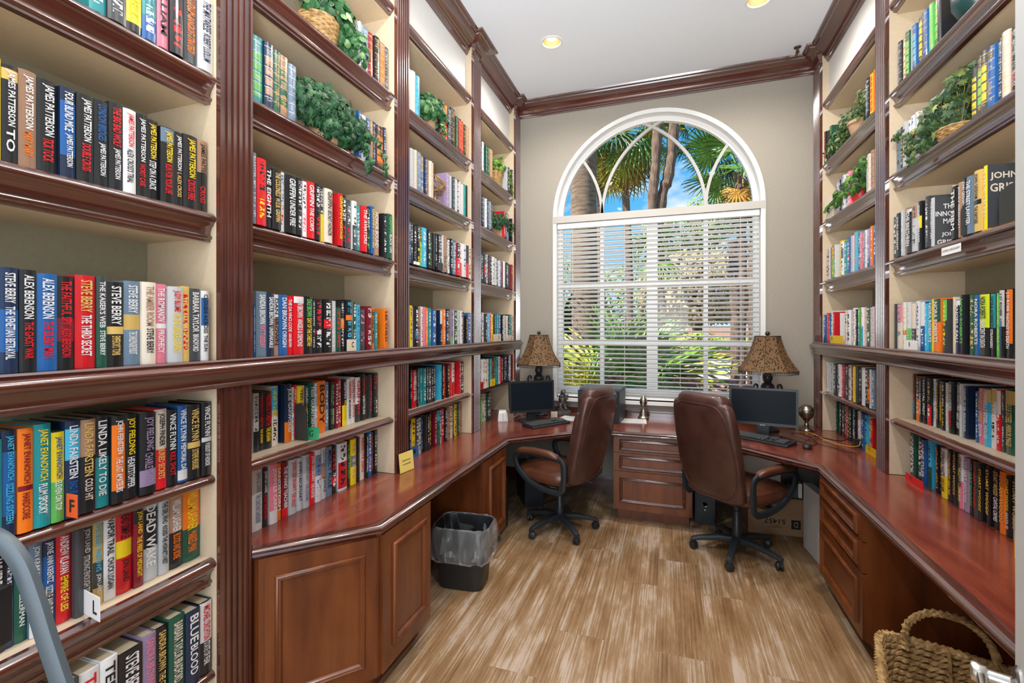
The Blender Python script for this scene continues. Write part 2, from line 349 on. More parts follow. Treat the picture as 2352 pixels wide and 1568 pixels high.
def tube(bm, pts, r, seg=8, sec=None, closed=False, up=(0, 0, 1)):
    """round tube, or a given cross-section sec [(a,b)] scaled 1"""
    P = [Vector(p) for p in pts]; n = len(P); up = Vector(up); rings = []
    rs = r if isinstance(r, (list, tuple)) else [r]*n
    sec = sec or [(math.cos(2*PI*i/seg), math.sin(2*PI*i/seg)) for i in range(seg)]
    prev = None
    for i in range(n):
        d = (P[(i+1) % n]-P[i-1]) if (closed or 0 < i < n-1) else (P[1]-P[0] if i == 0 else P[-1]-P[-2])
        d.normalize()
        if prev is None: s = d.cross(up); s = s if s.length > 1e-3 else d.cross(Vector((1, 0, 0)))
        else: s = prev-d*prev.dot(d)
        s.normalize(); prev = s; u = s.cross(d)
        rings.append([bm.verts.new(P[i]+s*a*rs[i]+u*b_*rs[i]) for a, b_ in sec])
    k = len(sec)
    for i in range(n if closed else n-1):
        a, b_ = rings[i], rings[(i+1) % n]
        for j in range(k): bm.faces.new((a[j], a[(j+1) % k], b_[(j+1) % k], b_[j]))
    if not closed: bm.faces.new(rings[0][::-1]); bm.faces.new(rings[-1])
    return bm
def loft(bm, rings, cap=True):
    V = [[bm.verts.new(p) for p in r] for r in rings]; k = len(V[0])
    for a, b_ in zip(V, V[1:]):
        for j in range(k): bm.faces.new((a[j], a[(j+1) % k], b_[(j+1) % k], b_[j]))
    if cap: bm.faces.new(V[0][::-1]); bm.faces.new(V[-1])
    return bm
def superell(w, d, n=16, e=.5):
    out = []
    for i in range(n):
        t = 2*PI*i/n; c_, s = math.cos(t), math.sin(t)
        out.append((w/2*math.copysign(abs(c_)**e, c_), d/2*math.copysign(abs(s)**e, s)))
    return out
def ball(bm, c, r, sx=1, sy=1, sz=1, seg=12, rot=None):
    res = bmesh.ops.create_uvsphere(bm, u_segments=seg, v_segments=max(6, seg*2//3), radius=r)
    for v in res['verts']:
        p = Vector((v.co.x*sx, v.co.y*sy, v.co.z*sz))
        if rot is not None: p = rot @ p
        v.co = p+Vector(c)
    return bm
FONT_CACHE = {}
def text_mesh(s, bold=0.0):
    key = (s, bold)
    if key not in FONT_CACHE:
        cu = bpy.data.curves.new('t', 'FONT'); cu.body = s; cu.size = 1; cu.offset = bold; cu.extrude = 0; cu.resolution_u = 2
        o = bpy.data.objects.new('t', cu); COL.objects.link(o)
        dg = bpy.context.evaluated_depsgraph_get(); dg.update(); me = bpy.data.meshes.new_from_object(o.evaluated_get(dg))
        vs = [v.co.copy() for v in me.vertices]; fs = [tuple(p.vertices) for p in me.polygons]
        bpy.data.objects.remove(o); bpy.data.curves.remove(cu); bpy.data.meshes.remove(me)
        if not vs: vs = [Vector((0, 0, 0))]
        x0, x1 = min(v.x for v in vs), max(v.x for v in vs); y0, y1 = min(v.y for v in vs), max(v.y for v in vs)
        FONT_CACHE[key] = ([((v.x-x0)/max(1e-6, x1-x0), (v.y-y0)/max(1e-6, y1-y0)) for v in vs], fs)
    return FONT_CACHE[key]
def text_on(name, s, O, U, V, mat, parent=None, bold=.02):
    """lettering filling the parallelogram O, O+U (reading direction), O+V (letter height)"""
    pts, fs = text_mesh(s, bold); O, U, V = Vector(O), Vector(U), Vector(V)
    me = bpy.data.meshes.new(name); me.from_pydata([tuple(O+U*a+V*b_) for a, b_ in pts], [], fs); me.update()
    return link(name, me, mat, parent)

# ------------------------------------------------------------------ room shell
YB = 4.70; XL, XR = -1.90, 1.59; WX0, WX1 = -1.14, 0.814; WC = (WX0+WX1)/2; WR = (WX1-WX0)/2; ZS, ZA = 0.905, 2.756
tag(obj('floor', bx(-3.2, 3.2, -3.2, YB+.15, -.12, 0), 'plank_floor'), kind='structure')
tag(obj('ceiling', bx(-3.2, 3.2, -3.2, YB+.15, CE, CE+.15), 'ceiling_paint'), kind='structure')
tag(obj('wall_left', bx(XL-.12, XL, -3.2, YB, 0, CE), 'wall_paint'), kind='structure')
tag(obj('wall_right', bx(XR, XR+.12, .101, YB, 0, CE), 'wall_paint'), kind='structure')
bm = BM()
box(bm, .44, 3.2, -.02, .10, 0, CE)
tag(obj('wall_doorway', bm, 'wall_paint'), kind='structure')
bm = BM(); ya, yb = YB, YB+.13
box(bm, XL, WX0, ya, yb, 0, CE); box(bm, WX1, XR, ya, yb, 0, CE); box(bm, WX0, WX1, ya, yb, 0, ZS)
nA = 40
arc = [(WC-WR*math.cos(PI*i/nA), ZA+WR*math.sin(PI*i/nA)) for i in range(nA+1)]
for (x0, z0), (x1, z1) in zip(arc, arc[1:]):
    a = [bm.verts.new(p) for p in ((x0, ya, z0), (x1, ya, z1), (x1, ya, CE), (x0, ya, CE), (x0, yb, z0), (x1, yb, z1), (x1, yb, CE), (x0, yb, CE))]
    for f in ((0, 1, 2, 3), (7, 6, 5, 4), (4, 5, 1, 0)): bm.faces.new([a[i] for i in f])
tag(obj('wall_back', bm, 'wall_paint'), kind='structure')

def arch_band(bm, r0, r1, y0, y1, zs, cx=WC, zc=ZA, n=40, legs=None):
    """half ring (with straight legs down to zs)"""
    pr = []
    for r in (r0, r1):
        q = [(cx-r, zs)] if zs < zc-1e-4 else []
        q += [(cx-r*math.cos(PI*i/n), zc+r*math.sin(PI*i/n)) for i in range(n+1)]
        if zs < zc-1e-4: q += [(cx+r, zs)]
        pr.append(q)
    A = [[bm.verts.new((x, y, z)) for x, z in q] for q in pr for y in (y0, y1)]
    a0, a1, b0, b1 = A
    for i in range(len(a0)-1):
        bm.faces.new((a0[i], a0[i+1], a1[i+1], a1[i])); bm.faces.new((b0[i], b1[i], b1[i+1], b0[i+1]))
        bm.faces.new((a0[i], b0[i], b0[i+1], a0[i+1])); bm.faces.new((a1[i], a1[i+1], b1[i+1], b1[i]))
    for i in (0, -1): bm.faces.new((a0[i], a1[i], b1[i], b0[i]))
    return bm
win = thing('window_1', 'arched window with white casing and crossing curved muntins', None, (0, 0, 0)); tag(win, kind='structure')
obj('window_casing', arch_band(BM(), WR-.035, WR+.004, YB-.012, YB+.13, ZS), 'white_paint', win, smooth=True)
obj('window_sash', arch_band(BM(), WR-.085, WR-.036, YB+.075, YB+.125, ZS), 'white_paint', win, smooth=True)
obj('transom_rail', bx(WX0, WX1, YB-.016, YB+.12, 2.695, 2.765), 'rail_greige', win, bev=.004)
fr_ = BM(); box(fr_, WX0+.035, WX1-.035, YB+.078, YB+.12, ZS+.0, ZS+.11)
for x, hw in ((WC-.489, .020), (WC, .052), (WC+.489, .020)): box(fr_, x-hw, x+hw, YB+.078, YB+.12, ZS+.11, 2.695)
for z, hh in ((2.04, .026), (1.47, .022)): box(fr_, WX0+.05, WX1-.05, YB+.082, YB+.116, z-hh, z+hh)
obj('window_grille', fr_, 'white_paint', win)
bm = BM()
def arc_bar(bm, cx, r, hw, y0, y1, x_lo, x_hi, n=30):
    pts = []
    for i in range(n+1):
        x = x_lo+(x_hi-x_lo)*i/n
        pts.append(x)
    def pt(r_, th): return (cx+r_*math.cos(th), ZA+r_*math.sin(th))
    t0 = math.acos(max(-1, min(1, (x_lo-cx)/r))); t1 = math.acos(max(-1, min(1, (x_hi-cx)/r)))
    prev = None
    for i in range(n+1):
        th = t0+(t1-t0)*i/n; q = []
        for rr, y in ((r-hw, y0), (r+hw, y0), (r+hw, y1), (r-hw, y1)):
            x, z = pt(rr, th); q.append(bm.verts.new((x, y, z)))
        if prev:
            for j in range(4): bm.faces.new((prev[j], prev[(j+1) % 4], q[(j+1) % 4], q[j]))
        prev = q
h_ = .489; ri = WR-.06
def meet(cx): return (WC*WC-cx*cx+WR*WR-ri*ri)/(2*(WC-cx)) if abs(WC-cx) > 1e-6 else WC
def xmeet(cx):   # where the bar's circle meets the sash circle
    d = cx-WC; x = (ri*ri-WR*WR+d*d)/(2*d); return WC+x
arc_bar(bm, WC+h_, WR, .014, YB+.08, YB+.112, WC-h_, xmeet(WC+h_)); arc_bar(bm, WC-h_, WR, .014, YB+.082, YB+.11, xmeet(WC-h_), WC+h_)
arc_bar(bm, WC-h_-WR, WR, .014, YB+.08, YB+.112, xmeet(WC-h_-WR), WC-h_); arc_bar(bm, WC+h_+WR, WR, .014, YB+.08, YB+.112, WC+h_, xmeet(WC+h_+WR))
obj('arched_muntin', bm, 'muntin_shaded', win)
bm = BM()
g = [(WX0+.05, ZS+.05), (WX0+.05, ZA)]+[(WC-(WR-.05)*math.cos(PI*i/nA), ZA+(WR-.05)*math.sin(PI*i/nA)) for i in range(1, nA)]+[(WX1-.05, ZA), (WX1-.05, ZS+.05)]
bm.faces.new([bm.verts.new((x, YB+.098, z)) for x, z in g])
obj('window_pane', bm, 'window_glass', win)
bm = BM(); box(bm, WX0-.02, WX1+.02, YB-.065, YB+.12, ZS-.028, ZS)
obj('window_sill', bm, 'white_paint', win, bev=.006)
# blind
bl = thing('window_blind', 'white horizontal slat blind lowered over the lower window', 'blind', (WC, YB+.028, 2.69))
obj('headrail', bx(-.975+.04, .975-.04, -.03, .03, -.052, 0), 'blind_white', bl, bev=.004)
bm = BM(); zz = -.085; k = 0
while zz > -1.735:
    rot = Matrix.Rotation(R(-17), 4, 'X'); T = Matrix.Translation((0, 0, zz)) @ rot
    sec = [(-.026, -.0012), (0, .0018), (.026, -.0012), (.026, .0018), (0, .0048), (-.026, .0018)]
    A = [[bm.verts.new(T @ Vector((x, y, z))) for y, z in sec] for x in (-.932, .932)]
    for j in range(6): bm.faces.new((A[0][j], A[0][(j+1) % 6], A[1][(j+1) % 6], A[1][j]))
    bm.faces.new(A[0][::-1]); bm.faces.new(A[1]); zz -= .0445
obj('slats', bm, 'blind_white', bl)
obj('bottom_rail', bx(-.932, .932, -.028, .028, -1.772, -1.752), 'blind_white', bl, bev=.003)
bm = BM()
for x in (-.78, -.26, .26, .78):
    for y in (-.028, .028): tube(bm, [(x, y, -.05), (x, y, -1.76)], .0011, 4)
obj('ladder_cords', bm, 'blind_white', bl)
bm = BM(); tube(bm, [(-.90, -.034, -.05), (-.902, -.036, -1.45)], .0012, 4); tube(bm, [(-.905, -.036, -1.45), (-.905, -.036, -1.49)], .005, 6)
obj('pull_cord', bm, 'blind_white', bl)
bm = BM(); tube(bm, [(.905, -.034, -.05), (.905, -.036, -1.62)], .0012, 4); tube(bm, [(.905, -.036, -1.62), (.905, -.036, -1.66)], .005, 6)
obj('pull_cord', bm, 'blind_white', bl)

# crown moulding
CRP = [(0, CE-.13), (.012, CE-.13), (.014, CE-.119), (.020, CE-.115), (.022, CE-.102), (.032, CE-.094), (.036, CE-.080), (.050, CE-.062), (.072, CE-.046), (.096, CE-.034), (.116, CE-.029), (.120, CE-.018), (.140, CE-.012), (.146, CE), (0, CE)]
SL, SR = -1.565, 1.255      # soffit planes
PILL = [(1.221, 1.356), (2.344, 2.476), (3.457, 3.612), (4.54, 4.70)]
PILR = [(3.264, 3.403), (4.51, 4.70)]
def crown(i, path, mat, blocks=(), side=1):
    bm = sweep(BM(), CRP, path, side=side)
    tr = tag(obj('trim_%d' % i, bm, mat, smooth=True), kind='structure')
    for (xs, xp, y0, y1) in blocks:
        # proud block around a pilaster: front and two mitred returns
        pth = [(xs, y0), (xp, y0), (xp, y1), (xs, y1)] if xp > xs else [(xs, y1), (xp, y1), (xp, y0), (xs, y0)]
        obj('crown_block', sweep(BM(), CRP, pth), mat, tr, smooth=True)
    return tr
crown(1, [(SL, -.2), (SL, YB)], 'wood_y', [(SL, -1.528, a+.045 if i < 3 else a+.04, b-.045 if i < 3 else b-.01) for i, (a, b) in enumerate(PILL)])
crown(2, [(SL, YB), (SR, YB)], 'wood_x')
crown(3, [(SR, YB), (SR, 1.4)], 'wood_y', [(SR, 1.218, a+.045, b-.045 if b < 4.6 else b-.01) for a, b in PILR])
tag(obj('baseboard_back', sweep(BM(), [(0, 0), (.018, 0), (.018, .11), (.012, .125), (.006, .14), (0, .14)], [(XL, YB), (XR, YB)]), 'wood_x'), kind='structure')

# ------------------------------------------------------------------ bookcases
LIP = [(.010, 0), (.026, 0), (.030, -.004), (.037, -.009), (.041, -.018), (.039, -.027), (.033, -.033), (.029, -.036), (.028, -.041), (.020, -.049), (.015, -.060), (.013, -.070), (.013, -.075), (.019, -.078), (.021, -.084), (.019, -.089), (.013, -.092), (.013, -.100), (-.01, -.100), (-.01, -.03)]
LOW = [(.004, 0), (.010, 0), (.014, -.004), (.024, -.006), (.033, -.012), (.037, -.021), (.034, -.031), (.026, -.037), (.016, -.039), (.012, -.043), (.0, -.043)]
TOPR = [(-.02, .085), (.012, .085), (.016, .078), (.030, .070), (.038, .052), (.040, .035), (.034, .020), (.022, .012), (.020, .004), (.012, 0), (-.02, 0)]
BAYS = dict(A=(-1, .26, 1.221), B=(-1, 1.356, 2.344), C=(-1, 2.476, 3.457), D=(-1, 3.612, 4.54), E=(1, 3.403, 4.51), F=(1, 1.75, 3.264))
BLAB = dict(A='nearest left dark wood bookcase running down to the floor', B='second left bookcase, above the angled cabinet end of the counter',
            C='third left bookcase, behind the counter with the yellow card', D='far left bookcase beside the window wall',
            E='far right bookcase beside the window wall', F='near right bookcase above the counter, cut by the open door')
ZU = [2.01, 2.50, 2.98]
def fluted(sx, xf, y0, y1, xb):
    """cross-section of a reeded pilaster in plan, front at xf facing sx"""
    n = 5; wd = y1-y0; m_ = .007; st = (wd-2*m_)/n; pts = [(xb, y0), (xf, y0), (xf, y0+m_)]
    for i in range(n):
        a = y0+m_+i*st
        for f, d in ((.12, 0.000), (.20, .0065), (.80, .0065), (.88, 0.0)): pts.append((xf-sx*d, a+f*st))
    pts += [(xf, y1-m_), (xf, y1), (xb, y1)]
    return pts
cases = {}
for k_, (sd, y0, y1) in BAYS.items():
    if sd < 0: XF, XC, XBk, o_ = -1.50, -1.52, -1.87, 1
    else: XF, XC, XBk, o_ = 1.19, 1.21, 1.56, -1
    bc = thing('bookcase', BLAB[k_], 'bookcase', ((XC+XBk)/2, (y0+y1)/2, 0)); cases[k_] = bc
    L0 = Matrix.Translation(-bc.location)
    def P(name, bm, mat, par=bc, smooth=False, L0=L0):
        for v in bm.verts: v.co = L0 @ v.co
        return obj(name, bm, mat, par, smooth=smooth)
    low = 0.02 if k_ == 'A' else .762
    xa, xb = sorted((XBk, XBk-o_*.02))
    P('back_panel', bx(xa, xb, y0, y1, low, 3.445), 'back_paint')
    # dividers: the far one belongs to this bay, and the near one on the first of each side
    divs = []
    if sd < 0: divs = {'A': [(.12, .26), PILL[0]], 'B': [PILL[1]], 'C': [PILL[2]], 'D': [PILL[3]]}[k_]
    else: divs = {'E': [PILR[1]], 'F': [(1.62, 1.75), PILR[0]]}[k_]
    for a, b in divs:
        lo_ = 0.02 if (a, b) in (PILL[0], (.12, .26)) else .762
        x0, x1 = sorted((XC, XBk)); P('side_panel', bx(x0, x1, a, b-.001 if b > 4.6 else b, lo_, CE-.003), 'shelf_paint')
        P('pilaster', prism(BM(), fluted(o_, XF, a, b-.001 if b > 4.6 else b, XC), 1.492, CE-.125), 'wood_z')
        P('pilaster', prism(BM(), fluted(o_, XF-o_*.004, a+.002, b-.001 if b > 4.6 else b-.002, XC), lo_, 1.392), 'wood_z')
    x0, x1 = sorted((SL if sd < 0 else SR, XBk)); P('soffit_panel', bx(x0, x1, y0, y1, 3.50, CE-.003), 'soffit_paint')
    face = XC-o_*.040
    def shelf(z, prof, thick, lowm=False, nm='shelf'):
        a, b = sorted((XBk, face+o_*(.010 if prof is LIP or len(prof) > 15 else .004))); s = P(nm, bx(a, b, y0, y1, z-thick, z-.0005), 'maple' if lowm else 'shelf_paint')
        bm = sweep(BM(), [(q[0], q[1]+z) for q in prof], [(face, y0), (face, y1)] if o_ > 0 else [(face, y1), (face, y0)])
        for v in bm.verts: v.co = L0 @ v.co
        mo = obj('shelf_moulding', bm, 'wood_y', s, smooth=True)
        return s
    for z in ZU: shelf(z, LIP, .085)
    s = shelf(3.435, TOPR, .01, nm='top_board')
    shelf(1.09, LOW, .04, True)
    a, b = sorted((XBk, XF)); P('middle_board', bx(a, b, y0, y1, 1.41, 1.491), 'maple')
    if k_ == 'A':
        shelf(.79, [(p[0], p[1]) for p in LIP], .085, True); shelf(.40, LOW, .04, True); shelf(.10, LIP, .09, True)

# ledge over the counter
LED = [(-.05, 0), (.006, 0), (.010, -.006), (.006, -.012), (.018, -.016), (.027, -.024), (.029, -.034), (.024, -.043), (.010, -.048), (.008, -.054), (.004, -.062), (-.001, -.074), (-.001, -.084), (.005, -.087), (.007, -.094), (.002, -.100), (-.05, -.103)]
for nm, path, lb in (('left', [(-1.497, .12), (-1.497, 4.69)], 'long moulded mahogany ledge running the length of the left bookcases'), ('right', [(1.187, 4.69), (1.187, 1.62)], 'moulded mahogany ledge along the right bookcases')):
    tag(obj('ledge', sweep(BM(), [(a, b+1.494) for a, b in LED], path), 'wood_y', smooth=True), lb, 'ledge')

# ------------------------------------------------------------------ countertop
CP = [(-1.513, 1.357), (-1.215, 1.706), (-1.167, 1.706), (-1.167, 3.374), (-.595, 3.915), (.215, 3.915), (.863, 3.316), (.863, 1.42)]
CP = [(-1.505, 1.357), (-1.167, 1.706), (-1.167, 3.374), (-.600, 3.915), (.215, 3.915), (.863, 3.316), (.863, 1.42)]
def offset_path(path, d):
    P = [Vector(p) for p in path]; out = []
    for i in range(len(P)):
        a = (P[i]-P[i-1] if i else P[1]-P[0]).normalized(); b = (P[i+1]-P[i] if i < len(P)-1 else P[i]-P[i-1]).normalized()
        na, nb = Vector((a.y, -a.x)), Vector((b.y, -b.x)); m_ = na+nb; m_ = m_/m_.length_squared*2; out.append(tuple(P[i]+m_*d))
    return out
ct = thing('countertop', 'glossy red mahogany counter wrapping three walls below the bookcases', 'countertop', (-.15, 4.3, .76))
def Pc(name, bm, mat, smooth=False):
    for v in bm.verts: v.co -= Vector((-.15, 4.3, .76))
    return obj(name, bm, mat, ct, smooth=smooth)
inner = offset_path(CP, -.045)
poly = inner+[(1.555, 1.42), (1.555, 4.693), (-1.865, 4.693), (-1.865, 1.358)]
Pc('worktop', prism(BM(), poly, .720, .7598), 'counter_wood')
Pc('edge_moulding', sweep(BM(), [(-.046, .76), (-.014, .76), (-.006, .757), (0, .750), (-.002, .743), (-.009, .740), (-.005, .736), (-.003, .729), (-.008, .722), (-.012, .716), (-.046, .716)], CP), 'wood_y', smooth=True)
Pc('backsplash', sweep(BM(), [(0, .76), (.016, .76), (.016, .795), (.010, .80), (.010, .812), (0, .812)], [(-1.35, 4.699), (1.05, 4.699)]), 'wood_x')

FRM = [(0, 0), (0, .004), (.005, .010), (.010, .012), (.014, .009), (.019, .010), (.024, .006), (.027, 0)]
def frame_on(name, O, U, w_, h_, par, mat, inv, t=1.0):
    """moulding frame on a vertical face; O lower-left corner, U horizontal unit; outer size w_ x h_"""
    O = Vector(O); U = Vector(U).normalized(); Zv = Vector((0, 0, 1)); Nn = U.cross(Zv)
    bm = sweep(BM(), [(q[0]*t, q[1]*t*1.15) for q in FRM], [(0, 0), (0, h_), (w_, h_), (w_, 0)], closed=True)
    for v in bm.verts:
        x, y, z = v.co; v.co = inv @ (O+U*x+Zv*y+Nn*z)
    return obj(name, bm, mat, par, smooth=True)
def slab_on(name, O, U, w_, h_, th, par, mat, inv, d0=0.0):
    O = Vector(O); U = Vector(U).normalized(); Zv = Vector((0, 0, 1)); Nn = U.cross(Zv); bm = bx(0, w_, 0, h_, -d0, th)
    for v in bm.verts:
        x, y, z = v.co; v.co = inv @ (O+U*x+Zv*y+Nn*z)
    return obj(name, bm, mat, par, bev=.0015)
def cabinet(label, poly, base, cat='cabinet'):
    cx = sum(p[0] for p in poly)/len(poly); cy2 = sum(p[1] for p in poly)/len(poly)
    t = thing('base_cabinet' if cat == 'cabinet' else 'drawer_cabinet', label, cat, (cx, cy2, 0)); inv = Matrix.Translation((-cx, -cy2, 0))
    obj('body', prism(BM(), poly, .105, .718, inv), 'cabinet_wood', t); obj('toe_kick', prism(BM(), base, .001, .105, inv), 'cabinet_wood', t)
    return t, inv
# U must run so that U x Z points into the room
t, inv = cabinet('angled mahogany base cabinet with two framed panels at the near left counter end', [(-1.49, 1.372), (-1.19, 1.716), (-1.19, 2.158), (-1.86, 2.158), (-1.86, 1.372)], [(-1.50, 1.42), (-1.25, 1.74), (-1.25, 2.15), (-1.86, 2.15), (-1.86, 1.372)])
u = Vector((.30, .344, 0)).normalized(); ln = math.hypot(.30, .344)
d_ = slab_on('panel', Vector((-1.49, 1.372, .11))+u*.02, u, ln-.03, .60, .012, t, 'cabinet_wood', inv); frame_on('panel_moulding', Vector((-1.49, 1.372, .17))+u*.055+Vector((.753, -.657, 0))*.012, u, ln-.115, .48, d_, 'cabinet_wood', inv, 1.0)
d_ = slab_on('door', (-1.19, 1.725, .11), (0, 1, 0), .425, .60, .014, t, 'cabinet_wood', inv); frame_on('door_moulding', (-1.176, 1.80, .185), (0, 1, 0), .30, .46, d_, 'cabinet_wood', inv, 1.2)
t, inv = cabinet('small mahogany cabinet with framed door under the left counter beside the office chair', [(-1.19, 2.885), (-1.19, 3.335), (-1.86, 3.335), (-1.86, 2.885)], [(-1.25, 2.90), (-1.25, 3.32), (-1.86, 3.32), (-1.86, 2.90)])
d_ = slab_on('door', (-1.19, 2.90, .11), (0, 1, 0), .425, .60, .014, t, 'cabinet_wood', inv); frame_on('door_moulding', (-1.176, 2.975, .18), (0, 1, 0), .30, .47, d_, 'cabinet_wood', inv, 1.2)
t, inv = cabinet('mahogany three-drawer unit under the window between the two chairs', [(-.445, 3.955), (.172, 3.955), (.172, 4.66), (-.445, 4.66)], [(-.42, 4.04), (.15, 4.04), (.15, 4.66), (-.42, 4.66)], 'drawer unit')
for z0, z1 in ((.583, .712), (.432, .578), (.112, .427)):
    d_ = slab_on('drawer', (-.440, 3.955, z0), (1, 0, 0), .607, z1-z0, .014, t, 'cabinet_wood', inv); frame_on('drawer_moulding', (-.395, 3.941, z0+.018 if z0 > .2 else z0+.06), (1, 0, 0), .517, (z1-z0-.036) if z0 > .2 else .205, d_, 'wood_x', inv, .9)
t, inv = cabinet('mahogany three-drawer unit under the right counter behind the woven basket', [(.892, 3.33), (.892, 2.645), (1.54, 2.645), (1.54, 3.33)], [(.95, 3.32), (.95, 2.655), (1.54, 2.655), (1.54, 3.32)], 'drawer unit')
for z0, z1 in ((.583, .712), (.432, .578), (.112, .427)):
    d_ = slab_on('drawer', (.892, 3.325, z0), (0, -1, 0), .675, z1-z0, .016, t, 'cabinet_wood', inv); frame_on('drawer_moulding', (.876, 3.27, z0+.016 if z0 > .2 else z0+.05), (0, -1, 0), .565, (z1-z0-.032) if z0 > .2 else .22, d_, 'cabinet_wood', inv, 1.2)
tag(obj('modesty_panel', bx(-1.66, -1.64, 2.16, 2.884, .001, .718), 'cabinet_wood'), 'dark wood panel at the back of the left knee space behind the waste bin', 'panel')
tag(obj('modesty_panel', bx(1.38, 1.40, 1.42, 2.644, .001, .718), 'cabinet_wood'), 'dark wood panel at the back of the right knee space behind the basket', 'panel')

# recessed ceiling lights
lcount = 0
for i, (x, y) in enumerate(LIGHTS):
    t = thing('recessed_light', ['round recessed ceiling light glowing above the left chair', 'round recessed ceiling light at the top edge towards the right bookcase'][i] if i < 2 else 'added recessed ceiling light, unseen further back, to brighten the room', 'ceiling light', (x, y, CE), 0, None if i < 2 else 'added recessed lights out of view')
    obj('trim_ring', lathe(BM(), [(.072, 0), (.074, -.004), (.088, -.005), (.093, -.001), (.093, 0)], 32, cap=False), 'white_paint', t, smooth=True)
    obj('baffle', lathe(BM(), [(.073, -.003), (.068, .02), (.060, .07), (.0, .071)], 32, cap=False), 'light_baffle' if 'light_baffle' in MATS else principled('light_baffle', (.80, .55, .34), .35)[0], t, smooth=True)
    obj('bulb', lathe(BM(), [(0, .020), (.025, .022), (.043, .034), (.045, .05), (.03, .068)], 24, cap=False), 'bulb_glow' if 'bulb_glow' in MATS else principled('bulb_glow', (1, .8, .5), .4, emit=(1.0, .72, .38), estr=2.2)[0], t, smooth=True)
    lamp('recessed_lamp', 'SPOT', (x, y, CE+.012), 92 if i < 2 else 75, (1.0, .93, .84), spot_size=R(160), spot_blend=.7, shadow_soft_size=.045)
# ceiling above the cans is cut: a hole per light
cei = bpy.data.objects['ceiling']
bm = BM(); xs = sorted({x for x, _ in LIGHTS}); ys = sorted({y for _, y in LIGHTS}); hs = .075
gx = [-3.2]+[v for x in xs for v in (x-hs, x+hs)]+[3.2]; gy = [-3.2]+[v for y in ys for v in (y-hs, y+hs)]+[YB+.15]
V = {}
def vv(i, j):
    if (i, j) not in V: V[(i, j)] = bm.verts.new((gx[i], gy[j], CE))
    return V[(i, j)]
for i in range(len(gx)-1):
    for j in range(len(gy)-1):
        cxm, cym = (gx[i]+gx[i+1])/2, (gy[j]+gy[j+1])/2
        hole = [l for l in LIGHTS if abs(l[0]-cxm) < hs and abs(l[1]-cym) < hs]
        if not hole: bm.faces.new((vv(i, j), vv(i, j+1), vv(i+1, j+1), vv(i+1, j))); continue
        lx, ly = hole[0]; c4 = [(vv(i, j), 225), (vv(i+1, j), 315), (vv(i+1, j+1), 45), (vv(i, j+1), 135)]; ringv = [bm.verts.new((lx+.0735*math.cos(R(a)), ly+.0735*math.sin(R(a)), CE)) for a in range(0, 360, 15)]
        for q in range(4):
            va, a0 = c4[q]; vb, a1 = c4[(q+1) % 4]; a1 = a1 if a1 > a0 else a1+360
            ids = [((a0//15)+s) % 24 for s in range((a1-a0)//15+1)]
            bm.faces.new([va]+[ringv[s] for s in ids]+[vb])
box(bm, -3.2, 3.2, -3.2, YB+.15, CE+.12, CE+.2)
bmesh.ops.recalc_face_normals(bm, faces=bm.faces); bm.to_mesh(cei.data); bm.free()
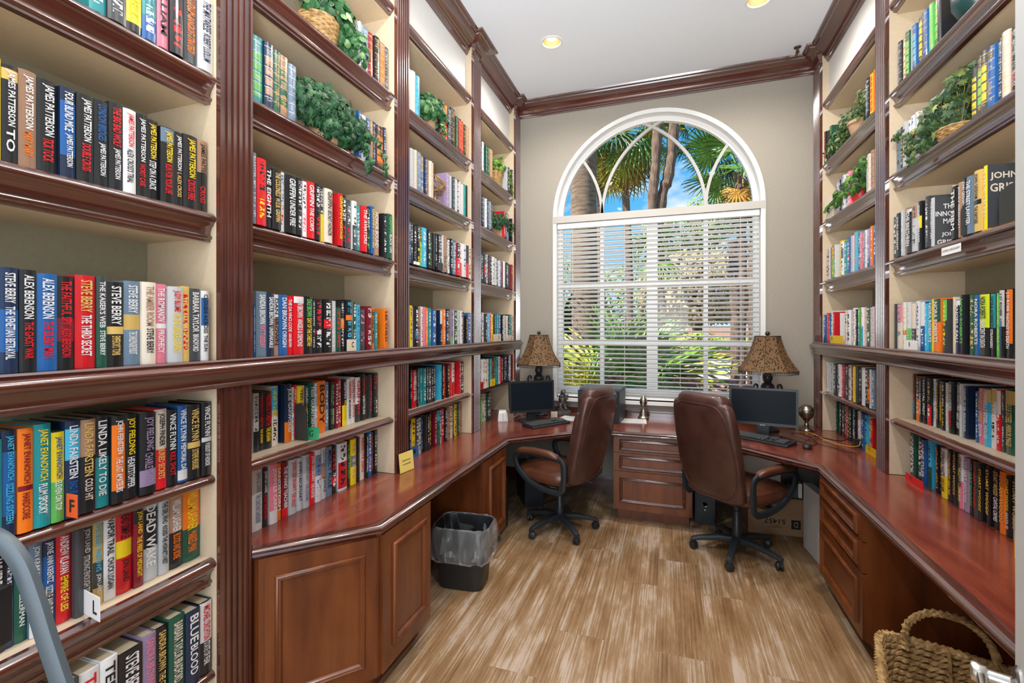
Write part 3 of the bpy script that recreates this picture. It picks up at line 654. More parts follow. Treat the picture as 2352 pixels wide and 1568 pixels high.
# ceiling is a sheet with cans above it: close the rim
obj_rim = sweep(BM(), [(0, CE), (.02, CE), (.02, CE+.2), (0, CE+.2)], [(-3.2, -3.2), (3.2, -3.2), (3.2, YB+.15), (-3.2, YB+.15)], closed=True)
tag(obj('ceiling_edge', obj_rim, 'ceiling_paint'), kind='structure')
t = thing('fire_sprinkler', 'small dark bronze sprinkler head hanging from the ceiling near the right crown corner', 'sprinkler', (1.012, 4.441, CE))
obj('escutcheon', lathe(BM(), [(.028, 0), (.026, -.006), (.012, -.010), (0, -.010)], 20), 'bronze', t, smooth=True)
bm = tube(BM(), [(0, 0, -.008), (0, 0, -.035)], .009, 8); tube(bm, [(0, 0, -.03), (-.016, -.03, -.085)], .009, 8); box(bm, -.014, .014, -.004, .004, -.05, -.032)
obj('nozzle', bm, 'bronze', t, smooth=True)
BOOKS = '''
@A 2.5 -1.527
850 893 246 1 t w d8
893 942 244 2 K w =s40-90
942 987 249 3 k y =y10-99|PROPHET|
987 1030 245 4 t w =b0-30
1030 1066 244 5 p k|WILLIAM|
1066 1113 249 6 k r
1113 1164 256 7 K o|THE LUDLUM|BANCROFT STRATEGY
1164 1219 254 8 w B|THE MATARESE|ROBERT LUDLUM
@A 2.01 -1.545
641 677 254 1 y k
677 709 246 2 k w =u85-96|JAMES PATTERSON|TO
709 745 251 3 m wo|JAMES PATTERSON|MARY MARY
745 790 247 4 k wr|JAMES PATTERSON|TICK TOCK
790 825 245 5 B w =b25-85|FOUR BLIND MICE|JAMES PATTERSON
825 867 244 6 k wr|JAMES PATTERSON|DOUBLE CROSS
867 903 246 7 k bw|LONDON BRIDGES|JAMES PATTERSON
903 941 256 8 k rw|THE BIG BAD WOLF|JAMES PATTERSON
941 978 255 9 w rk|JAMES PATTERSON|ALEX CROSS'S TRIAL
978 1009 254 10 k wr|JAMES PATTERSON|WORST CASE
1009 1050 254 11 k yw|JAMES PATTERSON|STEP ON A CRACK
1050 1094 246 12 k yr =s80-99|JAMES PATTERSON|RUN FOR YOUR LIFE
1094 1126 247 13 k wu|JAMES PATTERSON|I, ALEX CROSS
1126 1176 252 14 k yr|JAMES PATTERSON|CROSS FIRE
1176 1213 253 15 k kr =m55-100|JAMES PATTERSON|CROSS
@A 1.492 -1.52
660 695 257 1 B w =b20-60|STEVE BERRY|THE VENETIAN BETRAYAL
695 729 255 2 k wr|ALEX BERENSON|THE GHOST WAR
729 772 250 3 b wr|ALEX BERENSON|THE SILENT MAN
772 812 248 4 k r =R30-55|THE FAITHFUL SPY|ALEX BERENSON
812 860 255 5 r uw|STEVE BERRY|THE THIRD SECRET
860 886 255 6 G w =K50-99|THE KAISER'S WEB|STEVE BERRY
886 931 244 7 k wu =u38-47|STEVE BERRY|EMPEROR'S TOMB
931 976 251 8 s w =u42-60|STEVE BERRY|THE CHARLEMAGNE PURSUIT
976 1017 252 9 c mk|THE AMBER ROOM|STEVE BERRY
1017 1054 250 10 p w =w44-50|THE ROMANOV|PROPHECY
1054 1102 245 11 l ry|JUDY BLUME|IN THE UNLIKELY EVENT
1102 1131 250 12 u r
1131 1171 245 13 K w|BARBARA TAYLOR|BRADFORD
1171 1199 240 14 w k =b50-90|CLOUDS ACROSS|THE SUN
@A 1.105 -1.5354
652 671 244 1 t k
671 699 262 2 B n =b20-80|JANET EVANOVICH|SIZZLING SIXTEEN
699 729 262 3 o RR =R40-45|JANET EVANOVICH|HARDCORE
729 766 266 4 t yw|JANET EVANOVICH|PLUM SPOOKY
766 795 238 5 g bw =y45-100|JANET EVANOVICH|ELEVEN ON TOP
795 830 262 6 B wb =n60-92|LINDA FAIRSTEIN|BAD BLOOD
830 867 262 7 k uc =m60-99|LINDA FAIRSTEIN|COLD HIT
867 905 262 8 k w =t0-55|LINDA|LIKELY TO DIE
905 941 256 9 k w =o15-90|JOHN FEINSTEIN|THE LAST AMATEURS
941 981 255 10 k yw|JOY FIELDING|HEARTSTOPPER
981 1029 251 11 k vv =v10-30|JOY FIELDING|CHARLEY'S WEB
1029 1068 255 12 r ku =c50-100|JOSEPH FINDER|BURIED SECRETS
1068 1103 247 13 k wr|VINCE FLYNN|KILL SHOT
1103 1137 256 14 b w =w3-16|VINCE FLYNN|MEMORIAL DAY
1137 1183 251 15 k uu =u42-50|VINCE FLYNN|EXTREME MEASURES
1183 1219 255 16 k w =l46-52|VINCE FLYNN|PURSUIT OF HONOR
@A 0.79 -1.564
634 662 255 1 k w
662 701 250 2 k w|WHERE MEN|WIN GLORY
701 718 215 3 B w
718 744 249 4 G w|JONATHAN KELLERMAN|
744 771 251 5 s ww =w0-18|JON KRAKAUER|INTO THIN AIR
771 803 249 6 B wc =b40-80|JAYNE ANN KRENTZ|SIZZLE AND BURN
803 838 252 7 r wy|ANDREW KLAVAN|EMPIRE OF LIES
838 860 245 8 K K d-12
860 891 247 9 K w|JON LAND|STRONG ENOUGH TO DIE
891 918 254 10 u nw =K20-50|THE BLUE WIDOWS|JON LAND
918 951 256 11 w k|VAPOR TRAIL|CHUCK LOGAN
951 995 262 12 r k =y42-62|DEAD SIMPLE|JON LAND
995 1024 250 13 R yy =k80-99|JON LAND|THE FIRES OF MIDNIGHT
1024 1074 262 14 l ww =k40-88|DEAD WAKE|
1074 1107 250 15 l k|THE GIRL WHO|KICKED THE HORNET'S NEST
1107 1156 244 16 k wo =m50-99|WILLIAM LASHNER|BLOOD AND BONE
1156 1218 252 17 G yo =o45-100|WILLIAM LASHNER|MARKED MAN
@A 0.4 -1.5327
714 777 244 1 k w
777 825 252 2 K w =w0-8|DAN BROWN|
825 877 247 3 w r|TED|BELL
877 922 250 4 w k|TED|BELL
922 988 240 5 k w|STEVE BERRY|THE
988 1029 250 6 v pp|SANDRA BROWN|ENVY
1029 1069 248 7 k uu|SANDRA BROWN|THE CRUSH
1069 1121 257 8 G cw|BARBARA TAYLOR BRADFORD|
1121 1173 246 9 B w|BLUE|BLOOD
1173 1218 249 10 k rw =w45-100|MICHAEL CRICHTON|STATE OF FEAR
@B 2.98 -1.545
*2058 2072 246 1 w p L
2072 2098 252 2 s e L
2098 2148 247 3 s w L =b20-80
2148 2195 248 4 R u L =R10-80
2195 2244 253 5 k u L
2244 2291 247 6 m u L =o10-80
2291 2339 251 7 K e L
@B 2.5 -1.545
1403 1452 265 1 t e L =g10-75
1452 1498 265 2 B e L =m20-78
1498 1534 258 3 G u L
1534 1586 262 4 m u L =G15-80
1586 1631 250 5 s e L
2058 2083 256 6 b w
2083 2121 244 7 l b
2121 2159 244 8 b w L
2159 2191 246 9 m u
*2191 2220 254 10 B e L
2220 2287 250 11 k o L =o15-75
*2287 2313 262 12 B e
@B 2.01 -1.5228
1375 1393 275 1 s w
1393 1438 262 2 r ky d-5
1438 1474 252 3 k w =r35-55|THE EIGHTH|
1474 1519 246 4 k u|THE COLONELS|W.E.B. GRIFFIN
1519 1545 248 5 w br
1545 1605 245 6 k w|GRIFFIN|UNDER FIRE
1605 1635 249 7 k w
1635 1666 244 8 w kp
1666 1715 253 9 r w|GRIFFIN|THE CORPS
1715 1751 256 10 k wr
1751 1777 256 11 k wy =y0-50
1777 1827 253 12 c kk|GRIFFIN|SECRET HONOR
1866 1902 255 13 r yy|GRIFFIN|HOSTAGE
1902 1938 256 14 k wr
1938 1979 243 15 K wr
1979 2014 247 16 w kw =K0-50
2014 2046 236 17 t w
2046 2094 240 18 r w|THE AVIATORS|
2094 2128 247 19 k wg
2128 2160 257 20 b yy|GRIFFIN|SHOOTERS
2160 2216 254 21 m w|HONOR BOUND|
2256 2292 249 22 k w
2292 2341 256 23 G gw|GRIFFIN|BLACK OPS
@B 1.492 -1.53
*1389 1397 200 1 b w
1397 1447 257 2 s wp =s0-100|SANDRA BROWN|FAT TUESDAY
1447 1486 250 3 B w|SANDRA BROWN|UNSPEAKABLE
1486 1515 252 4 m k =w60-99|DAN BROWN|
1515 1559 252 5 b w|DAN BROWN|ORIGIN
1559 1593 248 6 r w|THE DA VINCI CODE|DAN BROWN
1593 1651 252 7 r w =w88-99|DAN BROWN|ANGELS & DEMONS
1651 1706 254 8 k gy|DALE BROWN|DAY OF THE CHEETAH
1706 1723 247 9 k w
1723 1774 246 10 k rw =R35-42
1774 1830 249 11 k w =r45-62
1830 1867 245 12 l w
1867 1905 215 13 G r
1905 1934 248 14 k w =o45-65
1934 1985 256 15 k n =o60-70
1985 2016 248 16 w ww =G0-100
2016 2049 235 17 n b
2049 2100 215 18 K p
2100 2150 232 19 R w
2150 2182 225 20 o k|LEE CHILD|PERSONAL
*2182 2210 205 21 t w
2254 2290 225 22 o k|LEE CHILD|
@B 1.09 -1.6297
1478 1506 245 1 l k =k0-35
1506 1530 243 2 k ry|FREDERICK FORSYTH|THE AFGHAN
1530 1576 244 3 k ry|FREDERICK FORSYTH|THE AFGHAN
1576 1614 262 4 c yk =n60-99
1651 1694 262 5 B w =o0-35|JULIE GARWOOD|
*1694 1707 245 6 w k
1707 1726 254 7 r w
1726 1755 248 8 y k =K45-50|TESS GERRITSEN|
*1755 1767 247 9 w k
1767 1792 244 10 K wy|HARLAN|LAST TO DIE
1792 1829 257 11 G w|TESS GERRITSEN|
1829 1847 249 12 w kr
1847 1908 255 13 o k|BODY|
1908 1939 246 14 s w
*1939 1959 244 15 k g
*1959 1975 244 16 k w
1975 2002 245 17 R w
2002 2029 252 18 r w
2029 2067 245 19 k wy =y0-45|GRIFFIN|VIGILANTES
2067 2103 244 20 w rk|GRIFFIN|MURDERERS
2103 2144 250 21 w rr|GRIFFIN|FINAL JUSTICE
2144 2190 246 22 K r =w40-100|GRIFFIN|
2190 2233 257 23 k rw|GRIFFIN|SABOTEURS
*2233 2261 245 24 k yw|GRIFFIN|DOUBLE AGENTS
2261 2294 250 25 K r|GRIFFIN|
2294 2341 254 26 k rw
@B 0.76 -1.625
1473 1523 255 1 w ss|JOHN LE CARRE|THE CONSTANT GARDENER
1523 1555 249 2 k wr|JOHN LE CARRE|A MOST WANTED MAN
1555 1599 257 3 w w =p22-100|JOHN LE CARRE|
1599 1626 250 4 o w =m45-70|SANDSTORM|
1626 1661 246 5 R w =r0-18|THE PIANO TEACHER|
1661 1710 249 6 l r|JOHN LESCROART|THE VAULT
1710 1748 244 7 l k|JOHN LESCROART|
1748 1787 249 8 l s|JOHN LESCROART|THE LISTENER
1787 1827 246 9 r w|JOHN LESCROART|THE HUNTER
1827 1869 255 10 w b =s50-90
1869 1905 255 11 l sk =m40-70|LESCROART|JUSTICE
1905 1947 250 12 s BB|MERCY RULE|
1947 1989 243 13 k rw =r20-35
1989 2058 247 14 w k =r5-60
2058 2090 246 15 k g|THE LAST PATRIOT|
2090 2138 246 16 y u =s40-65
2138 2176 246 17 k k
2176 2219 255 18 c rk|ABSOLUTE ZERO|
2219 2247 245 19 k w|JEFF LONG|THE WALL
2247 2280 255 20 b w
*2280 2309 244 21 B r
2309 2339 256 22 k w
@C 2.98 -1.5369
2526 2573 251 1 c u L
*2573 2615 257 2 w u L =c0-100
2615 2670 249 3 n k L
*2955 2995 256 4 k u L
3042 3078 252 5 o u L =r10-80
*3078 3129 250 6 K e L
*3129 3195 275 7 k u L
*3229 3265 254 8 G u L
*3265 3312 253 9 R u L =r10-90
*3312 3353 250 10 r u L
*3353 3403 244 11 k u L
*3403 3454 246 12 m u L
@C 2.5 -1.545
*2540 2571 255 1 B e L
2571 2624 250 2 l l
*2624 2656 256 3 c u L
2656 2707 256 4 s e L
*2707 2753 248 5 m e L =b20-60
*2753 2782 252 6 B e L
*2782 2818 254 7 m k L
*2818 2855 252 8 c u L
*2855 2886 254 9 c u L
*3066 3109 250 10 v e L
*3109 3138 250 11 s e L
*3138 3175 252 12 l e L
*3175 3212 253 13 K e L
*3212 3251 247 14 l e L
*3251 3290 256 15 K w L =l10-90
*3290 3330 256 16 c p L
*3330 3370 244 17 l e L
*3370 3421 257 18 t g L
*3421 3455 262 19 k k
@C 2.01 -1.514
*2499 2524 256 1 b w
*2524 2555 252 2 k w
*2555 2592 244 3 k w =w0-8
2592 2636 256 4 k wy =w0-8
*2636 2680 245 5 g y =k60-99
2680 2738 257 6 n w =n0-99
*2738 2774 252 7 k w
*2774 2804 244 8 k g
*2804 2853 245 9 k w|ROBIN COOK|
*2853 2879 252 10 k w
*2879 2911 251 11 k w
*2911 2951 253 12 K w
*2951 3005 256 13 w mk =m0-100
*3005 3039 246 14 k w
*3039 3075 243 15 w k
*3075 3111 256 16 k w
*3111 3148 243 17 s w
*3148 3178 255 18 b w
*3178 3247 245 19 r w =k55-99
*3247 3279 254 20 w r =r0-40
*3279 3344 254 21 w b
*3344 3402 255 22 k r =r0-45
*3402 3454 251 23 c k
@C 1.492 -1.5098
*2502 2532 255 1 y k
*2532 2559 246 2 w p
2559 2606 252 3 k w =b20-40
*2606 2650 248 4 R m =m50-99
*2650 2679 255 5 w r
*2679 2701 254 6 p r
*2701 2736 250 7 o w
*2736 2778 250 8 t w
2778 2839 243 9 b w
2913 2949 243 10 B w =l60-99
*2949 2989 251 11 o w
*2989 3038 250 12 B w
*3038 3066 255 13 k y
*3066 3102 252 14 v k =g0-20
*3102 3132 245 15 w g
*3132 3192 248 16 k w
*3192 3238 254 17 l g
*3238 3278 250 18 w B
*3278 3310 243 19 k r
*3348 3384 215 20 k u
*3384 3453 240 21 b w
@C 1.09 -1.5757
*2622 2643 255 1 k w
2643 2703 245 2 r w|DANIELLE STEEL|
*2703 2720 255 3 k w
*2720 2749 244 4 t k
*2749 2784 251 5 t l
*2784 2831 248 6 t w
*2831 2856 254 7 k w
*2856 2905 247 8 K w
*2905 2937 246 9 k e
*2937 2970 250 10 k w
3021 3057 255 11 n t
*3057 3085 257 12 k w
*3085 3134 244 13 r o
*3134 3185 245 14 k u
*3185 3230 252 15 r p
*3230 3284 255 16 w r =r0-40
3352 3388 258 17 r w
*3388 3454 250 18 k w
@C 0.76 -1.595
*2643 2665 249 1 B w
2665 2714 255 2 y k
*2714 2754 254 3 K w
*2754 2794 244 4 l k
*2794 2830 255 5 B n
*2830 2878 246 6 k w|STEVE MARTINI|
*2878 2909 247 7 k w
*2909 2935 255 8 k y
2977 3013 249 9 R w
*3013 3060 254 10 G t =n70-99
*3060 3101 245 11 l B
*3101 3144 255 12 r w
*3144 3180 245 13 k e
*3180 3224 245 14 m k
*3224 3293 250 15 c k
*3293 3316 248 16 k w
*3316 3364 251 17 y k
*3364 3404 256 18 K g
*3404 3454 253 19 m R
@D 2.98 -1.527
*3659 3688 243 1 l k L
*3688 3727 247 2 K e L
*3727 3777 251 3 w B L
*3813 3849 250 4 G e L
*3849 3902 253 5 G u L
*3902 3968 250 6 m u L
*4327 4379 244 7 l b
*4379 4446 246 8 k w
*4493 4529 255 9 K w
@D 2.5 -1.527
*3659 3697 248 1 s e L
*3697 3747 254 2 k w L
*3747 3787 257 3 s e L
*3787 3828 252 4 w B L
*3828 3870 252 5 B e L
*3870 3924 252 6 s w L
*3924 3968 247 7 k e L
*4263 4314 256 8 r w
*4314 4366 250 9 B w
*4366 4432 256 10 v e
*4493 4529 235 11 k e
@D 2.01 -1.5223
*3647 3706 247 1 G w
*3706 3745 255 2 k w
*3745 3796 254 3 K w =r30-60
*3796 3838 252 4 l k
*3838 3890 249 5 k r
*3890 3945 245 6 k w
*3945 4012 254 7 w k
*4012 4069 248 8 l s
*4069 4116 252 9 k w
*4116 4164 245 10 w r
*4164 4200 244 11 b w
*4200 4250 245 12 K r
*4250 4301 254 13 w w
*4301 4352 245 14 k w
*4352 4405 256 15 B w
*4405 4460 248 16 k R
*4460 4529 251 17 R o
@D 1.492 -1.5082
*3623 3662 248 1 k w
*3662 3731 252 2 w s
*3731 3781 244 3 k w
*3781 3833 249 4 n w
*3833 3876 256 5 p k
*3876 3919 245 6 y k
*3984 4020 246 7 K u
*4020 4066 252 8 t w
*4066 4125 248 9 b w
*4175 4211 247 10 k w
*4211 4261 243 11 l k
*4302 4338 243 12 c k
*4338 4405 256 13 k w
*4405 4473 255 14 t w
*4473 4529 254 15 c k
@D 1.09 -1.5176
*3655 3684 254 1 w k =r0-25
*3684 3744 256 2 w o
*3744 3805 245 3 c k
*3805 3847 251 4 l B
*3886 3922 250 5 t y
*3922 3966 251 6 k o
*3966 4022 256 7 K g
*4022 4080 254 8 t k
*4080 4127 257 9 l R
*4127 4163 245 10 r k
*4163 4224 245 11 R l
*4224 4275 252 12 k l
*4275 4339 252 13 k w
*4339 4392 253 14 B l
*4392 4446 252 15 w K
*4493 4529 255 16 R o
@D 0.76 -1.6
*3854 3895 247 1 g w
*3895 3947 256 2 w k
*3947 4001 249 3 c k
*4001 4055 251 4 G w
*4055 4123 256 5 k w
@E 2.98 1.2174
*4448 4493 253 1 k r
*4412 4448 245 2 k R L
*4317 4371 247 3 G g L
*3618 3646 246 4 b w
*3576 3618 248 5 k e L
*3528 3576 252 6 y k L =o0-99
*3495 3528 257 7 o r L
@E 2.5 1.235
*4206 4266 256 1 v w
*4168 4206 249 2 k w
*4120 4168 249 3 n w
*4065 4120 254 4 w r
*4012 4065 247 5 l b
*3960 4012 249 6 p w
*3656 3706 243 7 l B L
3600 3656 246 8 c m L
3545 3600 251 9 m B L
@E 2.01 1.2237
*4426 4494 253 1 c k =c0-100
*4372 4426 252 2 l k
*4319 4372 248 3 m r
*4267 4319 256 4 g y =m60-99
*4231 4267 252 5 w k
*4120 4187 265 6 y w
*4064 4120 245 7 w K =s50-80
*4001 4064 244 8 t w
*3941 4001 257 9 b w =r45-50
*3890 3941 257 10 l p
*3865 3890 256 11 w y
3801 3865 268 12 n p
*3762 3801 251 13 K w
*3709 3762 247 14 p w
*3680 3709 244 15 s w
*3636 3680 247 16 w p
*3594 3636 246 17 v w =b0-25
*3553 3594 256 18 o w
*3506 3553 255 19 b w
@E 1.492 1.205
*4425 4494 228 1 b w
*4358 4425 240 2 r p
*4322 4358 228 3 b w
*4242 4284 254 4 w k
*4202 4242 243 5 r w CO'R
*4049 4085 230 6 w c
*3958 4002 245 7 c kp
*3889 3958 246 8 w k
*3822 3889 247 9 l w
*3782 3822 256 10 w r
*3751 3782 245 11 k w
3715 3751 254 12 g w =t0-50
*3638 3675 253 13 w rb =n0-50
*3609 3638 251 14 c o
3539 3609 256 15 K w
*3499 3539 247 16 c g
*3472 3499 250 17 l v
*3446 3472 255 18 p r
@E 1.09 1.2299
*4457 4493 245 1 w r
*4369 4405 244 2 l R
*4268 4330 243 3 K w
*4199 4268 247 4 k w
*4150 4199 245 5 w k
*4113 4150 244 6 r w
*4076 4113 257 7 R p
*4013 4076 247 8 K w
*3952 4013 255 9 w k
*3901 3952 253 10 R u
*3852 3901 253 11 y c
*3813 3852 252 12 K k
*3766 3813 256 13 k w
*3706 3766 255 14 w k|AMAZONIA|
*3655 3706 253 15 k w
*3612 3655 251 16 k o =o20-50
*3585 3612 253 17 l p
*3537 3585 253 18 s w
@E 0.76 1.2886
*4457 4493 251 1 G c
*4348 4409 250 2 k w
*4289 4348 245 3 K w
*4251 4289 255 4 k w
*4204 4251 250 5 r w
*4150 4204 244 6 k u
*4105 4150 245 7 k w
*4062 4105 255 8 t w
*4028 4062 247 9 k w
*3994 4028 248 10 r w
*3962 3994 253 11 w k
*3914 3962 255 12 k w
*3867 3914 248 13 b w
*3814 3867 248 14 n B
*3756 3814 249 15 c k
*3713 3756 243 16 r y
@F 2.98 1.235
3191 3234 255 1 k e L
3145 3191 243 2 m u L =c0-99
3100 3145 256 3 G u L =g10-80
3062 3100 245 4 c u L
3020 3062 245 5 b u L =n20-80
2975 3020 255 6 B u L =y20-90
2944 2975 255 7 B u L
2901 2944 246 8 b u L
2864 2901 251 9 g u L
2816 2864 250 10 G u L =g15-90
2780 2816 262 11 k k
@F 2.5 1.235
3207 3256 240 1 s k
*3171 3207 240 2 k u
3130 3171 253 3 l k
3096 3130 246 4 w k
3057 3096 255 5 w b =r40-60
3020 3057 257 6 w l
2518 2555 253 7 K k L =y10-72
2480 2518 256 8 K u L =g15-75
2437 2480 256 9 K u L =y15-75
2389 2437 248 10 b u L =K78-99
2358 2389 255 11 B e L
2315 2358 262 12 c u L
2303 2315 255 13 o u
2270 2303 251 14 k e L =R10-30
@F 2.01 1.22
3211 3260 235 1 K w
3158 3211 245 2 k w|JOHN GRISHAM|
*3127 3158 252 3 l w
3092 3127 256 4 m k
3025 3092 240 5 k w =w92-99|THE BRETHREN|
2969 3025 247 6 l K =m70-99
2933 2969 252 7 k w =y45-70|JOHN GRISHAM|
2854 2891 256 8 K w
2817 2853 238 9 K w =l0-100 CTHE_INNOCENT_MAN_JOHN_GRISHAM|THE INNOCENT MAN|
2661 2682 251 10 l K
2613 2661 238 11 k w|THE FIRM|
2587 2613 244 12 m w|JOHN GRISHAM|
2545 2587 252 13 k w =b45-52|JOHN GRISHAM|THE LAST JUROR
2494 2545 247 14 s w|THE STREET LAWYER|
2444 2494 255 15 u kk =k44-52|JOHN GRISHAM|THE PARTNER
2419 2444 262 16 K c =y0-100 CJOHN_GRISHAM|THE CLIENT|
@F 1.492 1.22
*3205 3232 252 1 K r|DOING HARM|
3142 3205 247 2 c s =p60-99
3097 3142 256 3 w y =o30-40
3044 3097 252 4 w l =g0-45
2992 3044 248 5 K c =c45-99
2956 2992 255 6 w b
2908 2956 250 7 b w =w50-99
*2883 2908 238 8 n w
2833 2883 255 9 t w|NORA ROBERTS|
*2821 2833 256 10 y o
2759 2821 258 11 o w =G55-99|NORA ROBERTS|
2723 2759 250 12 K y =g60-99
*2651 2668 255 13 c y
2613 2651 240 14 B w =w90-99|ANGELS FALL|
2577 2613 260 15 k gu|NORA ROBERTS|
2500 2542 255 16 G u
2461 2500 252 17 b w|NORA ROBERTS|
2397 2461 253 18 k kw =a45-99|NORA ROBERTS|INNOCENT IN DEATH
2365 2397 251 19 k kw =t45-99|NORA ROBERTS|STRANGERS
2347 2365 250 20 g y
2316 2347 262 21 k kb =l45-99|J D ROBB|APPREHENSION
2280 2316 262 22 k ww =o20-99|J D ROBB|FANTASY IN DEATH
@F 1.09 1.3111
3211 3261 257 1 k rn|JOHN SANDFORD|SHOCK WAVE
3172 3211 248 2 o w =B50-99
3130 3172 244 3 k wo|JOHN SANDFORD|
3089 3130 253 4 k w|MORTAL PREY|
3049 3089 250 5 k uw =r0-42
*3023 3049 251 6 w b
2985 3023 251 7 k uw|PHANTOM PREY|
2949 2985 246 8 k yl|JOHN SANDFORD|
2921 2949 246 9 k wy
2886 2921 244 10 l w
2834 2886 254 11 k wr|JOHN SANDFORD|EASY PREY
2791 2834 256 12 k w|JOHN SANDFORD|NIGHT CREW
2770 2791 253 13 l w
2734 2770 245 14 B w|DANIEL SILVA|MOSCOW RULES
2661 2683 230 15 b w
2614 2661 248 16 p uw|DANIELLE STEEL|ZOYA
2567 2614 250 17 n ww =u78-99|DANIELLE STEEL|HOUSE
2533 2567 257 18 w uk =u78-99
2503 2533 255 19 r w =w60-99
2484 2503 250 20 K w
2419 2484 262 21 G uu =u78-99|DANIELLE STEEL|MIRROR IMAGE
2395 2419 243 22 c k
@F 0.76 1.2967
3210 3260 255 1 K w
3171 3210 252 2 G w|TUROW|
3123 3171 252 3 k w
3068 3123 243 4 b w|ANNE TYLER|
3032 3068 253 5 n k =G0-45
2953 2982 243 6 k u
2924 2953 250 7 B y
2870 2924 245 8 w kk =y0-45|STEPHEN WHITE|COLD CASE
2821 2870 248 9 k uy|STEPHEN WHITE|DEAD TIME
2788 2821 255 10 k uw|STUART WOODS|
*2767 2788 253 11 G y
2732 2767 254 12 w kw =p0-50|STUART WOODS|THE RUN
2686 2732 247 13 v w|STUART WOODS|
2650 2686 248 14 k gg|STUART WOODS|
2616 2650 251 15 K rw|STUART WOODS|
2586 2616 243 16 k yw|STUART WOODS|
2559 2586 249 17 k yw|STUART WOODS|
2533 2559 257 18 k uw|STUART WOODS|
2483 2533 254 19 k uw|STUART WOODS|CAPITAL CRIMES
2444 2483 255 20 o u|STUART WOODS|
2413 2444 247 21 k yw|STUART WOODS|SANTA FE
2378 2413 253 22 K uw =l0-40|STUART WOODS|'''

# ------------------------------------------------------------------ books
BOOK_WORDS = ['first', 'second', 'third', 'fourth', 'fifth', 'sixth', 'seventh', 'eighth', 'ninth', 'tenth', 'eleventh', 'twelfth', 'thirteenth', 'fourteenth', 'fifteenth', 'sixteenth', 'seventeenth', 'eighteenth', 'nineteenth', 'twentieth', 'twenty-first', 'twenty-second', 'twenty-third', 'twenty-fourth', 'twenty-fifth', 'twenty-sixth', 'twenty-seventh', 'twenty-eighth']
BAYN = dict(A='nearest left bookcase', B='second left bookcase', C='third left bookcase', D='far left bookcase', E='far right bookcase', F='near right bookcase')
ROWN = {2.98: 'top shelf', 2.5: 'second shelf down', 2.01: 'third shelf down', 1.492: 'ledge row', 1.09: 'first below ledge', 1.105: 'first below ledge', .76: 'counter row', .79: 'second below ledge', .4: 'bottom shelf'}
rnd = random.Random(11)
def book_mesh(w_, h, d, spec, acc=None, mat=None):
    """cover geometry + attributes; acc collects for a merged mesh"""
    ca_, cb_, cc_, cd_, lo, hi, mode, seed = spec
    t = min(.003, w_*.12); bul = min(.006, w_*.14); hw = w_/2
    sp_ = [(-hw, .004)]+[(-hw+w_*k/6, .004-bul*math.sin(PI*k/6)) for k in range(1, 6)]+[(hw, .004)]
    pts = sp_+[(hw, d), (hw-t, d), (hw-t, .009), (-hw+t, .009), (-hw+t, d), (-hw, d)]
    n = len(pts); vs = []; fs = []; pr = []
    # spine faces use own verts so the flag stays sharp
    for z, v in ((0, 0), (h, 1)):
        for k in range(7): vs.append((sp_[k][0], sp_[k][1], z)); pr.append((k/6, v, 1))
    for k in range(6): fs.append((k, k+1, 8+k, 7+k))
    b0 = len(vs)
    for z in (0, h):
        for p in pts: vs.append((p[0], p[1], z)); pr.append((0, z/h, 0))
    for k in range(6, n): fs.append((b0+k, b0+(k+1) % n, b0+n+(k+1) % n, b0+n+k))
    for zz in (0, n):
        q = [b0+zz+k for k in range(n)]
        o3 = [0, 1, 2, 3, 4, 5, 6]
        fs.append(tuple(q[k] for k in (0, 1, 2, 3, 4, 5, 6, 9, 10)) if zz else tuple(q[k] for k in (10, 9, 6, 5, 4, 3, 2, 1, 0)))
        fs.append((q[6], q[7], q[8], q[9]) if zz else (q[9], q[8], q[7], q[6])); fs.append((q[10], q[11], q[12], q[0]) if zz else (q[0], q[12], q[11], q[10]))
    at = dict(ca=ca_, cb=cb_, cc=cc_, cd=cd_, pp=(lo, hi, mode), pq=(w_, h, seed))
    return vs, fs, pr, at
def set_attrs(me, at_lists, pr):
    for k in ('ca', 'cb', 'cc', 'cd'):
        a = me.attributes.new(k, 'FLOAT_COLOR', 'POINT'); a.data.foreach_set('color', [x for c in at_lists[k] for x in (*c, 1)])
    for k in ('pp', 'pq'):
        a = me.attributes.new(k, 'FLOAT_VECTOR', 'POINT'); a.data.foreach_set('vector', [x for c in at_lists[k] for x in c])
    a = me.attributes.new('pr', 'FLOAT_VECTOR', 'POINT'); a.data.foreach_set('vector', [x for c in pr for x in c])
bulk = dict(v=[], f=[], pr=[], at={k: [] for k in ('ca', 'cb', 'cc', 'cd', 'pp', 'pq')}, pv=[], pf=[])
def shade(c, k): return tuple(max(0, min(1, x*k)) for x in c)
